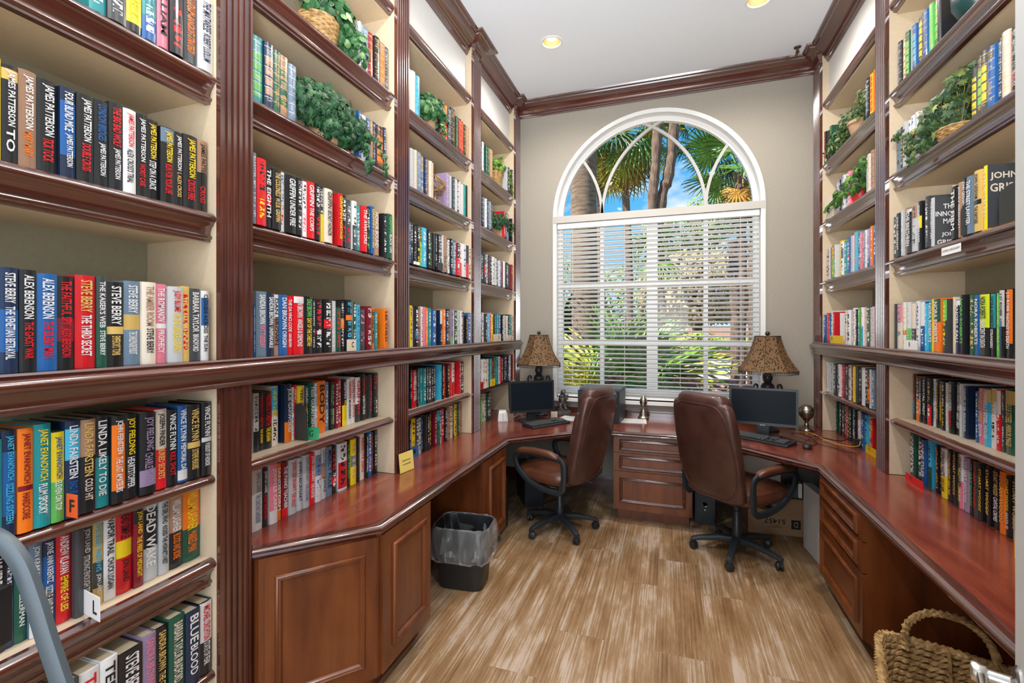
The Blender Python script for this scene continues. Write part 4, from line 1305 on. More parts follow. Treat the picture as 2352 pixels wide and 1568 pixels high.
def make_books(data):
    bay = z = X = None
    for ln in data.strip().split('\n'):
        if ln[0] == '@':
            a, z, X = ln[1:].split(); bay = a; z = float(z); X = float(X); zf = {1.492: 1.4945, 1.105: 1.0905, .76: .7605, .79: .7905, .4: .4005, 1.09: 1.0905}.get(z, z+.0005); continue
        star = ln[0] == '*'
        parts = ln.lstrip('*').split('|'); tk = parts[0].split(); titles = parts[1:]
        y0, y1, h = int(tk[0])/1000, int(tk[1])/1000, int(tk[2])/1000; nth = int(tk[3]); base = tk[4]; txt = tk[5] if len(tk) > 5 and tk[5][0] not in '=C' else 'w'
        txt = txt if not txt.startswith('d') or len(txt) == 1 else 'w'
        cbk, lo, hi, dj = base, 2.0, 3.0, None; mode = 0; cover = ''
        for q in tk[5:]:
            if q[0] == '=': cbk = q[1]; lo, hi = [float(v)/100 for v in q[2:].split('-')]
            elif q == 'L': mode = 1
            elif q[0] == 'C' and len(q) > 1: cover = q[1:]
            elif q[0] == 'd' and len(q) > 1: dj = float(q[1:])/1000
        w_ = y1-y0-.0012
        if w_ < .006: w_ = .006
        jit = rnd.uniform(-.004, .010) if dj is None else dj
        k = rnd.uniform(.85, 1.15); t1 = txt[0]; t2 = txt[1] if len(txt) > 1 else txt[0]
        seed = rnd.uniform(3, 90)
        if titles: mode = 2
        d = rnd.uniform(.150, .172)
        if bay in 'DE' and z > 2.4: d = .14
        sx = 1 if bay in 'ABCD' else -1
        spec = (shade(PAL[base], k), shade(PAL[cbk], rnd.uniform(.9, 1.1)), PAL[t1], PAL[t2], lo, hi, mode, seed)
        if bay == 'A' and z == .79: jit += .020
        loc = (X-sx*jit, (y0+y1)/2, zf); rz = PI/2 if sx > 0 else -PI/2
        vs, fs, pr, at = book_mesh(w_, h, d, spec)
        pg = [(x, y, zz) for zz in (.004, h-.004) for x, y in ((-w_/2+.003*min(1, w_/.03), .009), (w_/2-.003*min(1, w_/.03), .009), (w_/2-.003*min(1, w_/.03), d-.003), (-w_/2+.003*min(1, w_/.03), d-.003))]
        pf = [(0, 3, 2, 1), (4, 5, 6, 7), (0, 1, 5, 4), (1, 2, 6, 5), (2, 3, 7, 6), (3, 0, 4, 7)]
        if star:
            Mx = Matrix.Translation(loc) @ Matrix.Rotation(rz, 4, 'Z'); b0 = len(bulk['v'])
            bulk['v'] += [tuple(Mx @ Vector(v)) for v in vs]; bulk['f'] += [tuple(i+b0 for i in f) for f in fs]; bulk['pr'] += pr
            for kk in at: bulk['at'][kk] += [at[kk]]*len(vs)
            b0 = len(bulk['pv']); bulk['pv'] += [tuple(Mx @ Vector(v)) for v in pg]; bulk['pf'] += [tuple(i+b0 for i in f) for f in pf]
            continue
        me = bpy.data.meshes.new('book'); me.from_pydata(vs, [], fs); me.update()
        set_attrs(me, {kk: [at[kk]]*len(vs) for kk in at}, pr)
        bo = link('book', me, 'book_cover'); bo.location = loc; bo.rotation_euler = (0, 0, rz)
        rn = ROWN[z]; col = CN[base]; extra = ''
        if mode == 1: desc = col+' leather-look book with '+CN[t1]+' bands'
        elif t1 == t2: desc = col+' book with '+CN[t1]+' lettering'
        else: desc = col+' book with '+CN[t1]+' and '+CN[t2]+' lettering'
        tag(bo, '%s, %s from left, %s, %s' % (desc, BOOK_WORDS[nth-1], rn, BAYN[bay]), 'book', 'books on the %s of the %s' % (rn, BAYN[bay]))
        me = bpy.data.meshes.new('page_block'); me.from_pydata(pg, [], pf); me.update(); link('page_block', me, 'page_paper', bo)
        if cover:
            ws = cover.split('_'); xs_ = w_/2+.0006
            for i_, wd in enumerate(ws):
                hh = .034 if len(ws) < 4 else .024; zt = h-.045-i_*(hh+.012)-(.03 if i_ > 2 else 0)
                text_on('cover_lettering', wd, (xs_, .012 if len(ws) < 4 else .055-.006*len(wd), zt-hh*.6), (0, .022*len(wd) if len(ws) < 4 else .017*len(wd), 0), (0, 0, hh), 'lettering_'+CN[t1].replace('-', '_'), bo)
        # lettering: letters run top to bottom, letter tops to the right
        if titles:
            bul = min(.006, w_*.14); yy = .004-bul-.0012
            A = titles[0].strip(); B_ = titles[1].strip() if len(titles) > 1 else ''
            lh = w_*.58; x0 = -lh/2
            if A and B_:
                la, lb = len(A), len(B_); ta = .90*h*la/(la+lb); ta = min(max(ta, .30*h), .58*h); z1_ = h*.95; ga = .02*h; za = z1_-ta+ga; zb = za-.03*h; zb_end = h*.13
                if cbk != base and lo > .3 and hi < .65: za = h*(hi+.02); zb = h*(lo-.02)
                text_on('spine_lettering', A, (x0, yy, z1_), (0, 0, za-z1_), (lh, 0, 0), 'lettering_'+CN[t1].replace('-', '_'), bo)
                text_on('spine_lettering', B_, (x0*.9, yy, zb), (0, 0, zb_end-zb), (lh*.9, 0, 0), 'lettering_'+CN[t2].replace('-', '_'), bo)
            elif A:
                text_on('spine_lettering', A, (x0, yy, h*.93), (0, 0, -h*.76), (lh, 0, 0), 'lettering_'+CN[t1].replace('-', '_'), bo)
make_books(BOOKS)
me = bpy.data.meshes.new('books'); me.from_pydata(bulk['v'], [], bulk['f']); me.update(); set_attrs(me, bulk['at'], bulk['pr'])
bo = link('books', me, 'book_cover'); tag(bo, 'the many remaining smaller books on the far shelves, spines in mixed colours', 'books', None, 'stuff')
me = bpy.data.meshes.new('page_blocks'); me.from_pydata(bulk['pv'], [], bulk['pf']); me.update(); tag(link('page_blocks', me, 'page_paper', bo), kind='stuff')

# ------------------------------------------------------------------ office chairs
def tfm(bm, M_):
    for v in bm.verts: v.co = M_ @ v.co
    return bm
def chair(label, loc, heading, base_rot):
    c = thing('office_chair', label, 'chair', (loc[0], loc[1], 0), R(heading-90), 'brown leather office chairs')
    for i in range(5):
        a = R(base_rot+72*i-(heading-90)); ux, uy = math.cos(a), math.sin(a)
        bm = BM(); rings = []
        for t_, z, hw_, hh in ((.03, .105, .030, .028), (.12, .108, .026, .024), (.22, .092, .023, .019), (.285, .078, .021, .016), (.305, .070, .019, .014)):
            rings.append([(ux*t_-uy*q[0]*hw_*2, uy*t_+ux*q[0]*hw_*2, z+q[1]*hh*2) for q in superell(1, 1, 10, .7)])
        lg = obj('base_leg', loft(bm, rings), 'chair_plastic', c, smooth=True)
        cs = BM(); px, py = ux*.288, uy*.288
        for s in (-1, 1):
            bm2 = lathe(BM(), [(0, -.010), (.020, -.010), (.027, -.006), (.028, 0), (.027, .006), (.018, .010), (0, .010)], 20)
            tfm(bm2, Matrix.Translation((px, py, .0285)) @ Matrix.Rotation(a+R(35), 4, 'Z') @ Matrix.Translation((s*.013, 0, 0)) @ Matrix.Rotation(PI/2, 4, 'Y'))
            me_ = bpy.data.meshes.new('tmp'); bm2.to_mesh(me_); bm2.free(); cs.from_mesh(me_); bpy.data.meshes.remove(me_)
        box(cs, -.010, .010, -.024, .014, -.008, .030, Matrix.Translation((px, py, .038)) @ Matrix.Rotation(a+R(35), 4, 'Z'))
        obj('caster', cs, 'black_plastic', lg, smooth=True)
    obj('gas_column', lathe(BM(), [(.042, .07), (.044, .13), (.030, .135), (.030, .24), (.026, .245), (.026, .31), (.021, .315), (.021, .42)], 24), 'chair_plastic', c, smooth=True)
    obj('seat_plate', bx(-.13, .13, -.16, .16, .395, .425), 'black_plastic', c, bev=.01)
    rings = []
    for z, k, dy in ((.418, .80, 0), (.425, .93, 0), (.445, 1, 0), (.485, 1.02, 0), (.512, .98, 0), (.526, .84, 0), (.530, .5, 0)):
        rings.append([(p[0]*k, p[1]*k+.03, z) for p in superell(.53, .52, 28, .55)])
    obj('seat', loft(BM(), rings), 'leather_tan', c, smooth=True)
    def back(nm, prof, dep, mat, par, off=0, e=.5):
        # prof: (z, halfwidth*2, depth scale); leaning backrest centre line
        rings = []
        for z, wd, k in prof:
            t_ = (z-.45)/.7; yc = -.235-.155*t_-.02*math.sin(PI*t_)+off
            rings.append([(p[0], yc+p[1]+.03*(abs(p[0])/.25)**2, z) for p in superell(wd, dep*k, 28, e)])
        return obj(nm, loft(BM(), rings), mat, par, smooth=True)
    bk = back('backrest', [(.438, .32, .3), (.445, .40, .8), (.47, .455, .95), (.55, .48, 1), (.70, .50, 1), (.85, .51, 1), (.98, .50, 1), (1.06, .48, 1), (1.10, .455, .9), (1.118, .40, .55), (1.122, .32, .2)], .085, 'leather', c)
    back('back_cushion', [(.50, .30, .4), (.53, .38, 1), (.62, .42, 1.1), (.80, .44, 1.1), (.93, .44, 1.05), (.985, .42, .8), (1.0, .34, .3)], .075, 'leather', bk, .058)
    hr = back('headrest', [(.985, .26, .35), (1.0, .36, .9), (1.05, .40, 1.15), (1.11, .40, 1.2), (1.145, .37, 1.05), (1.165, .32, .7), (1.172, .24, .25)], .115, 'leather', bk, .030)
    # piping round the rear face
    pts = []
    for i in range(60):
        a = 2*PI*i/60; x = math.copysign(abs(math.cos(a))**.32, math.cos(a)); s = math.copysign(abs(math.sin(a))**.42, math.sin(a)); z = .785+.322*s
        t_ = (z-.45)/.7; wd = (.225 if z > .785 else .235)*(1-.14*max(0, s)**2-.25*max(0, -s)**3)
        pts.append((x*wd, -.235-.155*t_-.02*math.sin(PI*t_)-.042+.03*(abs(x*wd)/.25)**2+.006*abs(x), z))
    obj('piping', tube(BM(), pts, .0045, 6, closed=True), 'leather', bk, smooth=True)
    for s in (-1, 1):
        x = .278*s
        loop = smoothpts([(x, -.205, .43), (x, -.212, .53), (x, -.20, .625), (x, -.12, .648), (x, .06, .656), (x, .19, .645), (x, .238, .590), (x, .195, .50), (x, .09, .43), (x, -.05, .398), (x, -.17, .398)], 4)
        sec = [(a, b_) for a, b_ in superell(2, 1.15, 12, .5)]
        ar = obj('armrest', tube(BM(), loop, .021, sec=sec, closed=True, up=(1, 0, 0)), 'chair_plastic', c, smooth=True)
        rings = []
        for y, k, z in ((-.17, .3, .652), (-.155, .8, .660), (-.08, 1, .672), (.06, 1.05, .677), (.17, 1, .668), (.215, .85, .652), (.232, .35, .64)):
            rings.append([(x+p[0]*k, y, z+p[1]*k) for p in superell(.062, .044, 14, .6)])
        obj('arm_pad', loft(BM(), rings), 'leather_tan', ar, smooth=True)
        obj('arm_bracket', box(BM(), x-.055*s-.045, x-.055*s+.045, -.03, .03, .398, .418), 'black_plastic', ar)
    return c
chair('brown leather office chair on the left, turned to the left desk corner', (-.835, 3.66), 160, 20)
chair('brown leather office chair on the right, turned to the right desk corner', (.455, 3.66), 46, 38)

# ------------------------------------------------------------------ desk lamps
def desk_lamp(label, x, y, rz):
    t = thing('table_lamp', label, 'lamp', (x, y, .7605), rz)
    obj('lamp_base', lathe(BM(), [(.085, 0), (.088, .010), (.078, .022), (.050, .034), (.030, .052), (.024, .075), (.032, .10), (.052, .13), (.066, .17), (.070, .21), (.060, .25), (.040, .285), (.026, .31), (.030, .325), (.048, .34), (.052, .365), (.044, .385), (.026, .40), (.034, .415), (.040, .44), (.034, .47), (.016, .485), (.010, .50), (.010, .62)], 28), 'dark_bronze', t, smooth=True)
    for s in (-1, 1):
        h = tube(BM(), smoothpts([(s*.045, 0, .27), (s*.085, 0, .30), (s*.108, 0, .345), (s*.098, 0, .38), (s*.078, 0, .375), (s*.080, 0, .352)], 5), .0085, 8)
        obj('scroll_handle', h, 'dark_bronze', t, smooth=True)
    # eight-sided bell shade
    prof = [(.226, .500), (.214, .520), (.192, .550), (.166, .590), (.143, .635), (.122, .690), (.106, .745), (.096, .785)]
    bm = BM(); rings = []
    for r, z in prof:
        ring = []
        for k in range(8):
            a = 2*PI*(k+.5)/8; ring.append((math.cos(a)*r, math.sin(a)*r*.97, z))
        rings.append(ring)
    V = [[bm.verts.new(p) for p in r] for r in rings]
    for a, b_ in zip(V, V[1:]):
        for j in range(8): bm.faces.new((a[j], a[(j+1) % 8], b_[(j+1) % 8], b_[j]))
    ex = bmesh.ops.solidify(bm, geom=list(bm.faces), thickness=.002)
    sh = obj('lamp_shade', bm, 'shade_fabric', t)
    bm = BM()
    for r, z, rr in ((.227, .499, .0045), (.097, .786, .004)): tube(bm, [(math.cos(2*PI*(k+.5)/8)*r, math.sin(2*PI*(k+.5)/8)*r*.97, z) for k in range(8)], rr, 6, closed=True)
    for k in range(8):
        a = 2*PI*(k+.5)/8; tube(bm, [(math.cos(a)*r, math.sin(a)*r*.97, z) for r, z in prof], .0028, 5)
    obj('shade_trim', bm, 'bronze', sh, smooth=True)
    bm = BM()
    for k in range(8):
        a0, a1 = 2*PI*(k+.5)/8, 2*PI*(k+1.5)/8
        for j in range(11):
            f = (j+.5)/11; x_ = (math.cos(a0)*(1-f)+math.cos(a1)*f)*.226; y_ = (math.sin(a0)*(1-f)+math.sin(a1)*f)*.226*.97
            lathe(bm, [(0, -.026), (.0032, -.022), (.0036, -.016), (.0014, -.011), (.0026, -.006), (.001, 0)], 5, x_, y_, .497)
    tag(obj('bead_fringe', bm, 'dark_bronze', sh), kind='stuff')
    bm = BM()
    for k in range(3): tube(bm, [(0, 0, .775), (math.cos(2*PI*k/3)*.098, math.sin(2*PI*k/3)*.095, .783)], .002, 5)
    obj('spider', bm, 'bronze', t)
    bm = lathe(BM(), [(.006, .775), (.010, .79), (.007, .797)], 12); ball(bm, (0, 0, .808), .019, seg=14); obj('finial', bm, 'dark_bronze', t, smooth=True)
    obj('bulb', lathe(BM(), [(.012, .615), (.014, .63), (.028, .66), (.030, .68), (.02, .705), (0, .712)], 16), 'white_plastic', t, smooth=True)
desk_lamp('table lamp with leaf-patterned bell shade behind the left monitor', -1.225, 4.44, .2)
desk_lamp('table lamp with leaf-patterned bell shade behind the right monitor', .775, 4.36, .1)

# ------------------------------------------------------------------ computers
def monitor(label, loc, ndeg, w_, h, bez, z0, tilt=4, stand=.05):
    t = thing('computer_monitor', label, 'monitor', (loc[0], loc[1], .7605), R(ndeg+90))   # local -y is the screen side
    T = Matrix.Translation((0, 0, z0+h/2)) @ Matrix.Rotation(R(-tilt), 4, 'X')
    bm = BM(); box(bm, -w_/2, w_/2, -.012, .012, -h/2, h/2, T); hs_ = obj('housing', bm, 'black_plastic', t, bev=.003)
    bm = BM(); box(bm, -w_/2+bez, w_/2-bez, -.0128, -.0118, -h/2+bez*1.25, h/2-bez, T); obj('screen', bm, 'screen', hs_)
    bm = BM(); box(bm, -w_*.36, w_*.36, .012, .038, -h*.34, h*.34, T); obj('rear_cover', bm, 'black_plastic', hs_, bev=.008)
    bm = BM(); box(bm, -.042, .042, .012, .030, .012, z0+h*.45); obj('stand_neck', bm, 'black_plastic', t, bev=.004)
    bm = prism(BM(), superell(.24, .17, 24, .6), 0, .014); obj('stand_foot', bm, 'black_plastic', t, bev=.003)
    return t, T
t, T = monitor('black widescreen monitor on the left desk corner, in front of the left lamp', (-1.20, 4.10), -52, .44, .285, .016, .085)
t, T = monitor('large black monitor on the right desk corner, in front of the right lamp', (.695, 4.10), -101, .480, .290, .017, .09)
text_on('maker_mark', 'acer', T @ Vector((-.020, -.0130, -.147)), T.to_3x3() @ Vector((.040, 0, 0)), T.to_3x3() @ Vector((0, 0, .007)), 'key_mark', t)
def keyboard(label, loc, ang, w_=.44, d=.15):
    t = thing('keyboard', label, 'keyboard', (loc[0], loc[1], .7605), R(ang))
    bm = BM(); pr = [(-d/2, 0), (-d/2, .010), (-d/2+.012, .016), (d/2-.01, .028), (d/2, .024), (d/2, 0)]
    A = [[bm.verts.new((x, y, z)) for y, z in pr] for x in (-w_/2, w_/2)]
    for j in range(6): bm.faces.new((A[0][j], A[0][(j+1) % 6], A[1][(j+1) % 6], A[1][j]))
    bm.faces.new(A[0][::-1]); bm.faces.new(A[1]); obj('case', bm, 'black_plastic', t, bev=.003)
    k = BM(); mk = BM(); T0 = Matrix.Translation((0, 0, .0235)) @ Matrix.Rotation(R(5), 4, 'X')
    def key(x0, x1, y0, y1):
        box(k, x0+.001, x1-.001, y0+.001, y1-.001, 0, .007, T0); cx_, cy2 = (x0+x1)/2, (y0+y1)/2; box(mk, cx_-.003, cx_+.001, cy2, cy2+.004, .0071, .0074, T0)
    st = .0183; x0 = -w_/2+.012
    for r in range(6):
        y = -d/2+.018+r*.0192
        if r == 0:
            for a, b_ in ((0, 1.4), (1.4, 2.6), (2.6, 4), (4, 10), (10, 11.3), (11.3, 12.5), (12.5, 14)): key(x0+a*st, x0+b_*st, y, y+.018)
        else:
            for c_ in range(14): key(x0+c_*st, x0+(c_+1)*st, y, y+.018)
        for c_ in range(3):
            if r not in (2,) and not (r == 1 and c_ != 1): key(x0+(14.5+c_)*st, x0+(15.5+c_)*st, y, y+.018)
        for c_ in range(4):
            if r < 5: key(x0+(18+c_)*st*.99, x0+(19+c_)*st*.99, y, y+.018)
    ko = obj('keys', k, 'key_cap', t); obj('key_legends', mk, 'key_mark', ko)
keyboard('black keyboard in front of the left monitor', (-1.03, 3.985), 57)
keyboard('black keyboard in front of the right monitor', (.655, 3.935), -36)
def mouse(label, loc, rz):
    t = thing('computer_mouse', label, 'mouse', (loc[0], loc[1], .7605), rz)
    rings = []
    for z, k in ((0, .92), (.008, 1), (.018, .97), (.027, .82), (.033, .55), (.035, .25)): rings.append([(p[0]*k, p[1]*k-.004*z/.03, z) for p in superell(.06, .105, 20, .85)])
    obj('shell', loft(BM(), rings), 'black_plastic', t, smooth=True); obj('scroll_wheel', box(BM(), -.003, .003, .022, .036, .024, .034), 'cable_grey', t)
mouse('small black computer mouse at the right desk corner', (.925, 3.79), R(-20))

# printer on the counter behind the left chair
t = thing('printer', 'dark charcoal printer standing by the window behind the left chair', 'printer', (-.60, 4.38, .7605), R(-4))
bm = BM(); box(bm, -.19, .19, -.15, .17, 0, .285); obj('body', bm, 'chair_plastic', t, bev=.010)
bm = BM(); box(bm, -.185, .185, -.10, .165, .286, .305); obj('top_cover', bm, 'grey_metal', t, bev=.006)
bm = BM(); box(bm, -.12, .12, -.152, -.149, .06, .09); obj('paper_slot', bm, 'black_line', t)
bm = lathe(BM(), [(.012, 0), (.012, .004), (0, .004)], 16, 0, 0, 0); tfm(bm, Matrix.Translation((.155, -.150, .16)) @ Matrix.Rotation(PI/2, 4, 'X')); obj('power_button', bm, 'chrome', t)
# speaker on the counter, left
t = thing('computer_speaker', 'small white desktop speaker beside the left monitor', 'speaker', (-1.455, 4.02, .7605), R(25))
rings = [[(p[0]*kx, p[1]*ky+oy, z) for p in [(-.045, -.04), (.045, -.04), (.045, .045), (-.045, .045)]] for z, kx, ky, oy in ((0, 1, 1, 0), (.012, 1.02, 1.02, 0), (.075, .86, .86, .006), (.098, .70, .60, .014))]
obj('speaker_body', loft(BM(), rings), 'white_plastic', t)
obj('speaker_ridge', loft(BM(), [[(-.003, -.042, .012), (.003, -.042, .012), (.003, -.038, .012), (-.003, -.038, .012)], [(-.003, -.036, .078), (.003, -.036, .078), (.003, -.03, .078), (-.003, -.03, .078)]]), 'cable_grey', t)
tag(obj('box', bx(-.03, .03, -.022, .022, 0, .055), 'beige_plastic', bev=.003, loc=(-1.045, 4.335, .7605)), 'small beige box beside the left monitor stand', 'box').rotation_euler = (0, 0, .2)

# bear statue
t = thing('bear_figurine', 'dark metal bear figurine standing upright on a block beside the left monitor', 'figurine', (-1.00, 4.50, .7605), R(30))
bm = BM(); box(bm, -.075, .075, -.05, .05, 0, .045); box(bm, -.05, .05, -.035, .035, .045, .062); obj('plinth', bm, 'bear_metal', t, bev=.006)
bm = BM()
for s in (-1, 1):
    ball(bm, (s*.022, -.004, .098), .022, 1, 1.05, 1.9, 10); ball(bm, (s*.024, -.022, .068), .017, 1, 1.7, .55, 10)
    ball(bm, (s*.034, -.030, .175), .013, .9, 1.2, 2.3, 10, Matrix.Rotation(R(-50), 3, 'X')); ball(bm, (s*.016, -.026, .247), .008, 1, .6, 1, 8)
    ball(bm, (s*.034, -.052, .197), .012, 1, 1, 1, 8)
ball(bm, (0, 0, .150), .040, 1, .95, 1.45, 14); ball(bm, (0, -.008, .190), .030, 1.05, 1, 1.1, 12); ball(bm, (0, -.020, .227), .026, 1, 1.1, 1, 12); ball(bm, (0, -.048, .222), .012, 1, 1.4, .85, 10)
bo_ = obj('bear', bm, 'bear_metal', t, smooth=True)
rm = bo_.modifiers.new('r', 'REMESH'); rm.mode = 'VOXEL'; rm.voxel_size = .0035; rm.use_smooth_shade = True
# finial ornament and papers
t = thing('ornament', 'small bronze finial-shaped ornament on the counter at the window', 'ornament', (-.235, 4.56, .7605))
obj('pedestal', lathe(BM(), [(.050, 0), (.052, .012), (.044, .020), (.036, .03), (.034, .06), (.022, .08), (.018, .09)], 24), 'pewter', t, smooth=True)
obj('urn', lathe(BM(), [(.018, .09), (.024, .098), (.012, .108), (.022, .122), (.034, .145), (.036, .165), (.028, .19), (.014, .205), (.006, .215), (0, .222)], 20), 'pewter', t, smooth=True)
for i, (x, y, a, dz, nm) in enumerate([(-.33, 4.40, 4, 0, 'printed paper sheets lying on the counter in front of the ornament'), (-.86, 4.33, -12, 0, 'white paper lying under the end of the left keyboard')]):
    bm = bx(-.13, .13, -.10, .10, 0, .004); o = tag(obj('paper_sheet', bm, 'paper', loc=(x, y, .7605)), nm, 'paper'); o.rotation_euler = (0, 0, R(a))
    if i == 0:
        mk = BM()
        for r in range(7):
            xx = -.11
            while xx < .10: l_ = rnd.uniform(.01, .03); box(mk, xx, min(xx+l_, .11), -.08+r*.024, -.074+r*.024, .0041, .0044); xx += l_+.006
        obj('print_lines', mk, 'key_mark', o)
# globe-like metal ball on stand
t = thing('metal_globe', 'aged silver engraved ball on a turned stand in the right desk corner', 'ornament', (1.075, 4.43, .7605))
obj('stand', lathe(BM(), [(.052, 0), (.055, .010), (.050, .018), (.030, .028), (.016, .042), (.022, .052), (.014, .062), (.014, .080), (.026, .094), (.030, .100)], 24), 'pewter', t, smooth=True)
bm = ball(BM(), (0, 0, .158), .062, seg=28); obj('ball', bm, 'pewter', t, smooth=True)
obj('ball_band', lathe(BM(), [(.0625, -.003), (.064, 0), (.0625, .003)], 32, 0, 0, .158, cap=False), 'bronze', t, smooth=True)
# cables on the desks
def cable(label, pts, r, mat, seg=6): tag(obj('cable', tube(BM(), smoothpts(pts, 6), r, seg), mat, smooth=True), label, 'cable')
z_ = .765
cable('black cable looping from the right monitor towards the bookcase', [(.80, 4.16, z_), (.90, 4.02, z_), (.98, 4.0, z_+.01), (1.02, 4.10, z_+.015), (1.08, 4.16, z_+.01), (1.18, 4.0, z_+.02), (1.24, 3.93, z_+.07)], .004, 'cable_black')
cable('black cable curling beside the mouse on the right desk', [(.78, 4.20, z_), (.88, 3.88, z_), (.98, 3.88, z_), (1.04, 4.02, z_), (1.0, 4.18, z_+.01), (.93, 4.28, z_)], .003, 'cable_black')
cable('yellow cable lying across the right desk corner', [(.96, 4.36, z_), (1.06, 4.22, z_+.02), (1.12, 4.08, z_), (1.20, 3.94, z_), (1.25, 3.86, z_+.02), (1.262, 3.85, z_+.06)], .003, 'cable_yellow')
cable('thin black cable trailing over the right counter edge of the desk', [(1.0, 4.0, z_), (1.08, 3.88, z_), (1.16, 3.76, z_), (1.22, 3.74, z_)], .0025, 'cable_black')
cable('black mouse cable on the right desk', [(.93, 3.83, z_+.004), (.945, 3.93, z_), (.90, 4.02, z_), (.84, 4.10, z_)], .002, 'cable_black')
cable('white cable beside the left monitor and speaker', [(-1.40, 4.05, z_), (-1.36, 4.10, z_+.03), (-1.33, 4.12, z_+.055), (-1.30, 4.16, z_+.02), (-1.34, 4.22, z_)], .0035, 'cable_grey')
cable('black cable behind the left monitor', [(-1.38, 4.18, z_), (-1.30, 4.26, z_+.02), (-1.20, 4.28, z_), (-1.08, 4.27, z_), (-.98, 4.33, z_), (-.90, 4.20, z_)], .003, 'cable_black')
tag(obj('power_adapter', bx(-.02, .02, -.02, .02, 0, .06), 'black_plastic', bev=.003, loc=(1.265, 3.93, .7605)), 'black plug adapter standing against books on the right desk', 'adapter')

# ------------------------------------------------------------------ under the desks
def pc(label, loc, rz, w_=.17, d=.40, h=.38, badge=True):
    t = thing('computer_tower', label, 'computer', (loc[0], loc[1], .001), R(rz))
    bm = BM(); box(bm, -w_/2, w_/2, -d/2+.01, d/2, 0, h); obj('case', bm, 'black_plastic', t, bev=.004)
    f = BM(); box(f, -w_/2+.002, w_/2-.002, -d/2, -d/2+.01, .002, h-.002); fp = obj('front_panel', f, 'chair_plastic', t, bev=.002)
    if badge:
        b_ = lathe(BM(), [(.017, 0), (.020, .002), (.022, .003), (.020, .0), ], 24); tfm(b_, Matrix.Translation((0, -d/2-.001, h*.42)) @ Matrix.Rotation(PI/2, 4, 'X')); obj('badge', b_, 'chrome', fp)
        b_ = lathe(BM(), [(.006, 0), (.006, .002), (0, .002)], 12); tfm(b_, Matrix.Translation((0, -d/2-.001, h*.30)) @ Matrix.Rotation(PI/2, 4, 'X')); obj('power_button', b_, 'key_mark', fp)
    s = BM()
    for k in range(2): box(s, -w_/2+.02, w_/2-.02, -d/2-.0015, -d/2, h*.70+k*.055, h*.70+.04+k*.055)
    obj('drive_bay', s, 'black_plastic', fp)
pc('black computer tower on the floor behind the right chair', (.275, 4.33), 0, .155, .42, .40)
pc('black computer tower under the left counter beyond the small cabinet', (-1.45, 3.50), 90, .17, .40, .42, False)
pc('black computer tower in the dark under the left desk corner', (-1.25, 4.20), 30, .17, .36, .34, False)
t = thing('cardboard_box', 'brown cardboard box standing upside down under the right desk', 'box', (.80, 4.22, .001), R(4))
obj('carton', bx(-.22, .22, -.12, .14, 0, .285), 'cardboard', t, bev=.003)
text_on('box_print', '51457', (.045, -.1215, .125), (-.15, 0, 0), (0, 0, -.040), 'black_line', t)
bm = BM(); box(bm, .085, .150, -.122, -.1205, .055, .125); ps = obj('print_block', bm, 'black_line', t); text_on('box_print', 'D', (.132, -.1228, .112), (-.03, 0, 0), (0, 0, -.044), 'cardboard', ps)
for zz, l_ in ((.105, .09), (.092, .12)): text_on('box_print', 'COUNT 14', (.02, -.1215, zz-.03), (-l_*.8, 0, 0), (0, 0, -.008), 'black_line', t)
t = thing('white_panel', 'white flat box leaning at the end of the right drawer unit', 'panel', (.985, 3.78, .001), R(96))
obj('panel', bx(-.20, .17, -.03, .03, 0, .47), 'white_plastic', t, bev=.004)
o = tag(obj('paper_bag', bx(-.14, .14, -.03, .03, 0, .36), 'cloth_white', bev=.01, loc=(.715, 4.31, .288)), 'pale paper bag standing on the cardboard box under the right desk', 'bag')
o.scale = (1, 1, .75)
for k, (x, y, hh, m_) in enumerate([(.93, 4.16, .12, 'grey_metal'), (.965, 4.165, .11, 'paper'), (.90, 4.17, .10, 'black_plastic')]):
    tag(obj('folder', bx(-.013, .013, -.01, .12, 0, hh), m_, loc=(x, y, .287)), ['grey folder standing on the cardboard box', 'pale folder standing rightmost on the cardboard box', 'black folder standing on the cardboard box beside the grey one'][k], 'folder')
cable('grey cable hanging in loops under the left desk', [(-1.30, 4.50, .45), (-1.20, 4.45, .30), (-1.05, 4.40, .22), (-.90, 4.42, .24), (-.75, 4.45, .20), (-.62, 4.5, .28)], .004, 'cable_grey')
cable('thin grey cable sagging under the left desk behind the chair', [(-1.32, 4.30, .40), (-1.15, 4.20, .20), (-.98, 4.22, .13), (-.80, 4.30, .20), (-.70, 4.42, .15)], .003, 'cable_grey')
cable('black cable lying on the floor under the left desk', [(-1.28, 3.75, .006), (-1.10, 3.82, .006), (-1.02, 3.95, .006), (-1.10, 4.10, .006), (-1.0, 4.3, .006)], .004, 'cable_black')

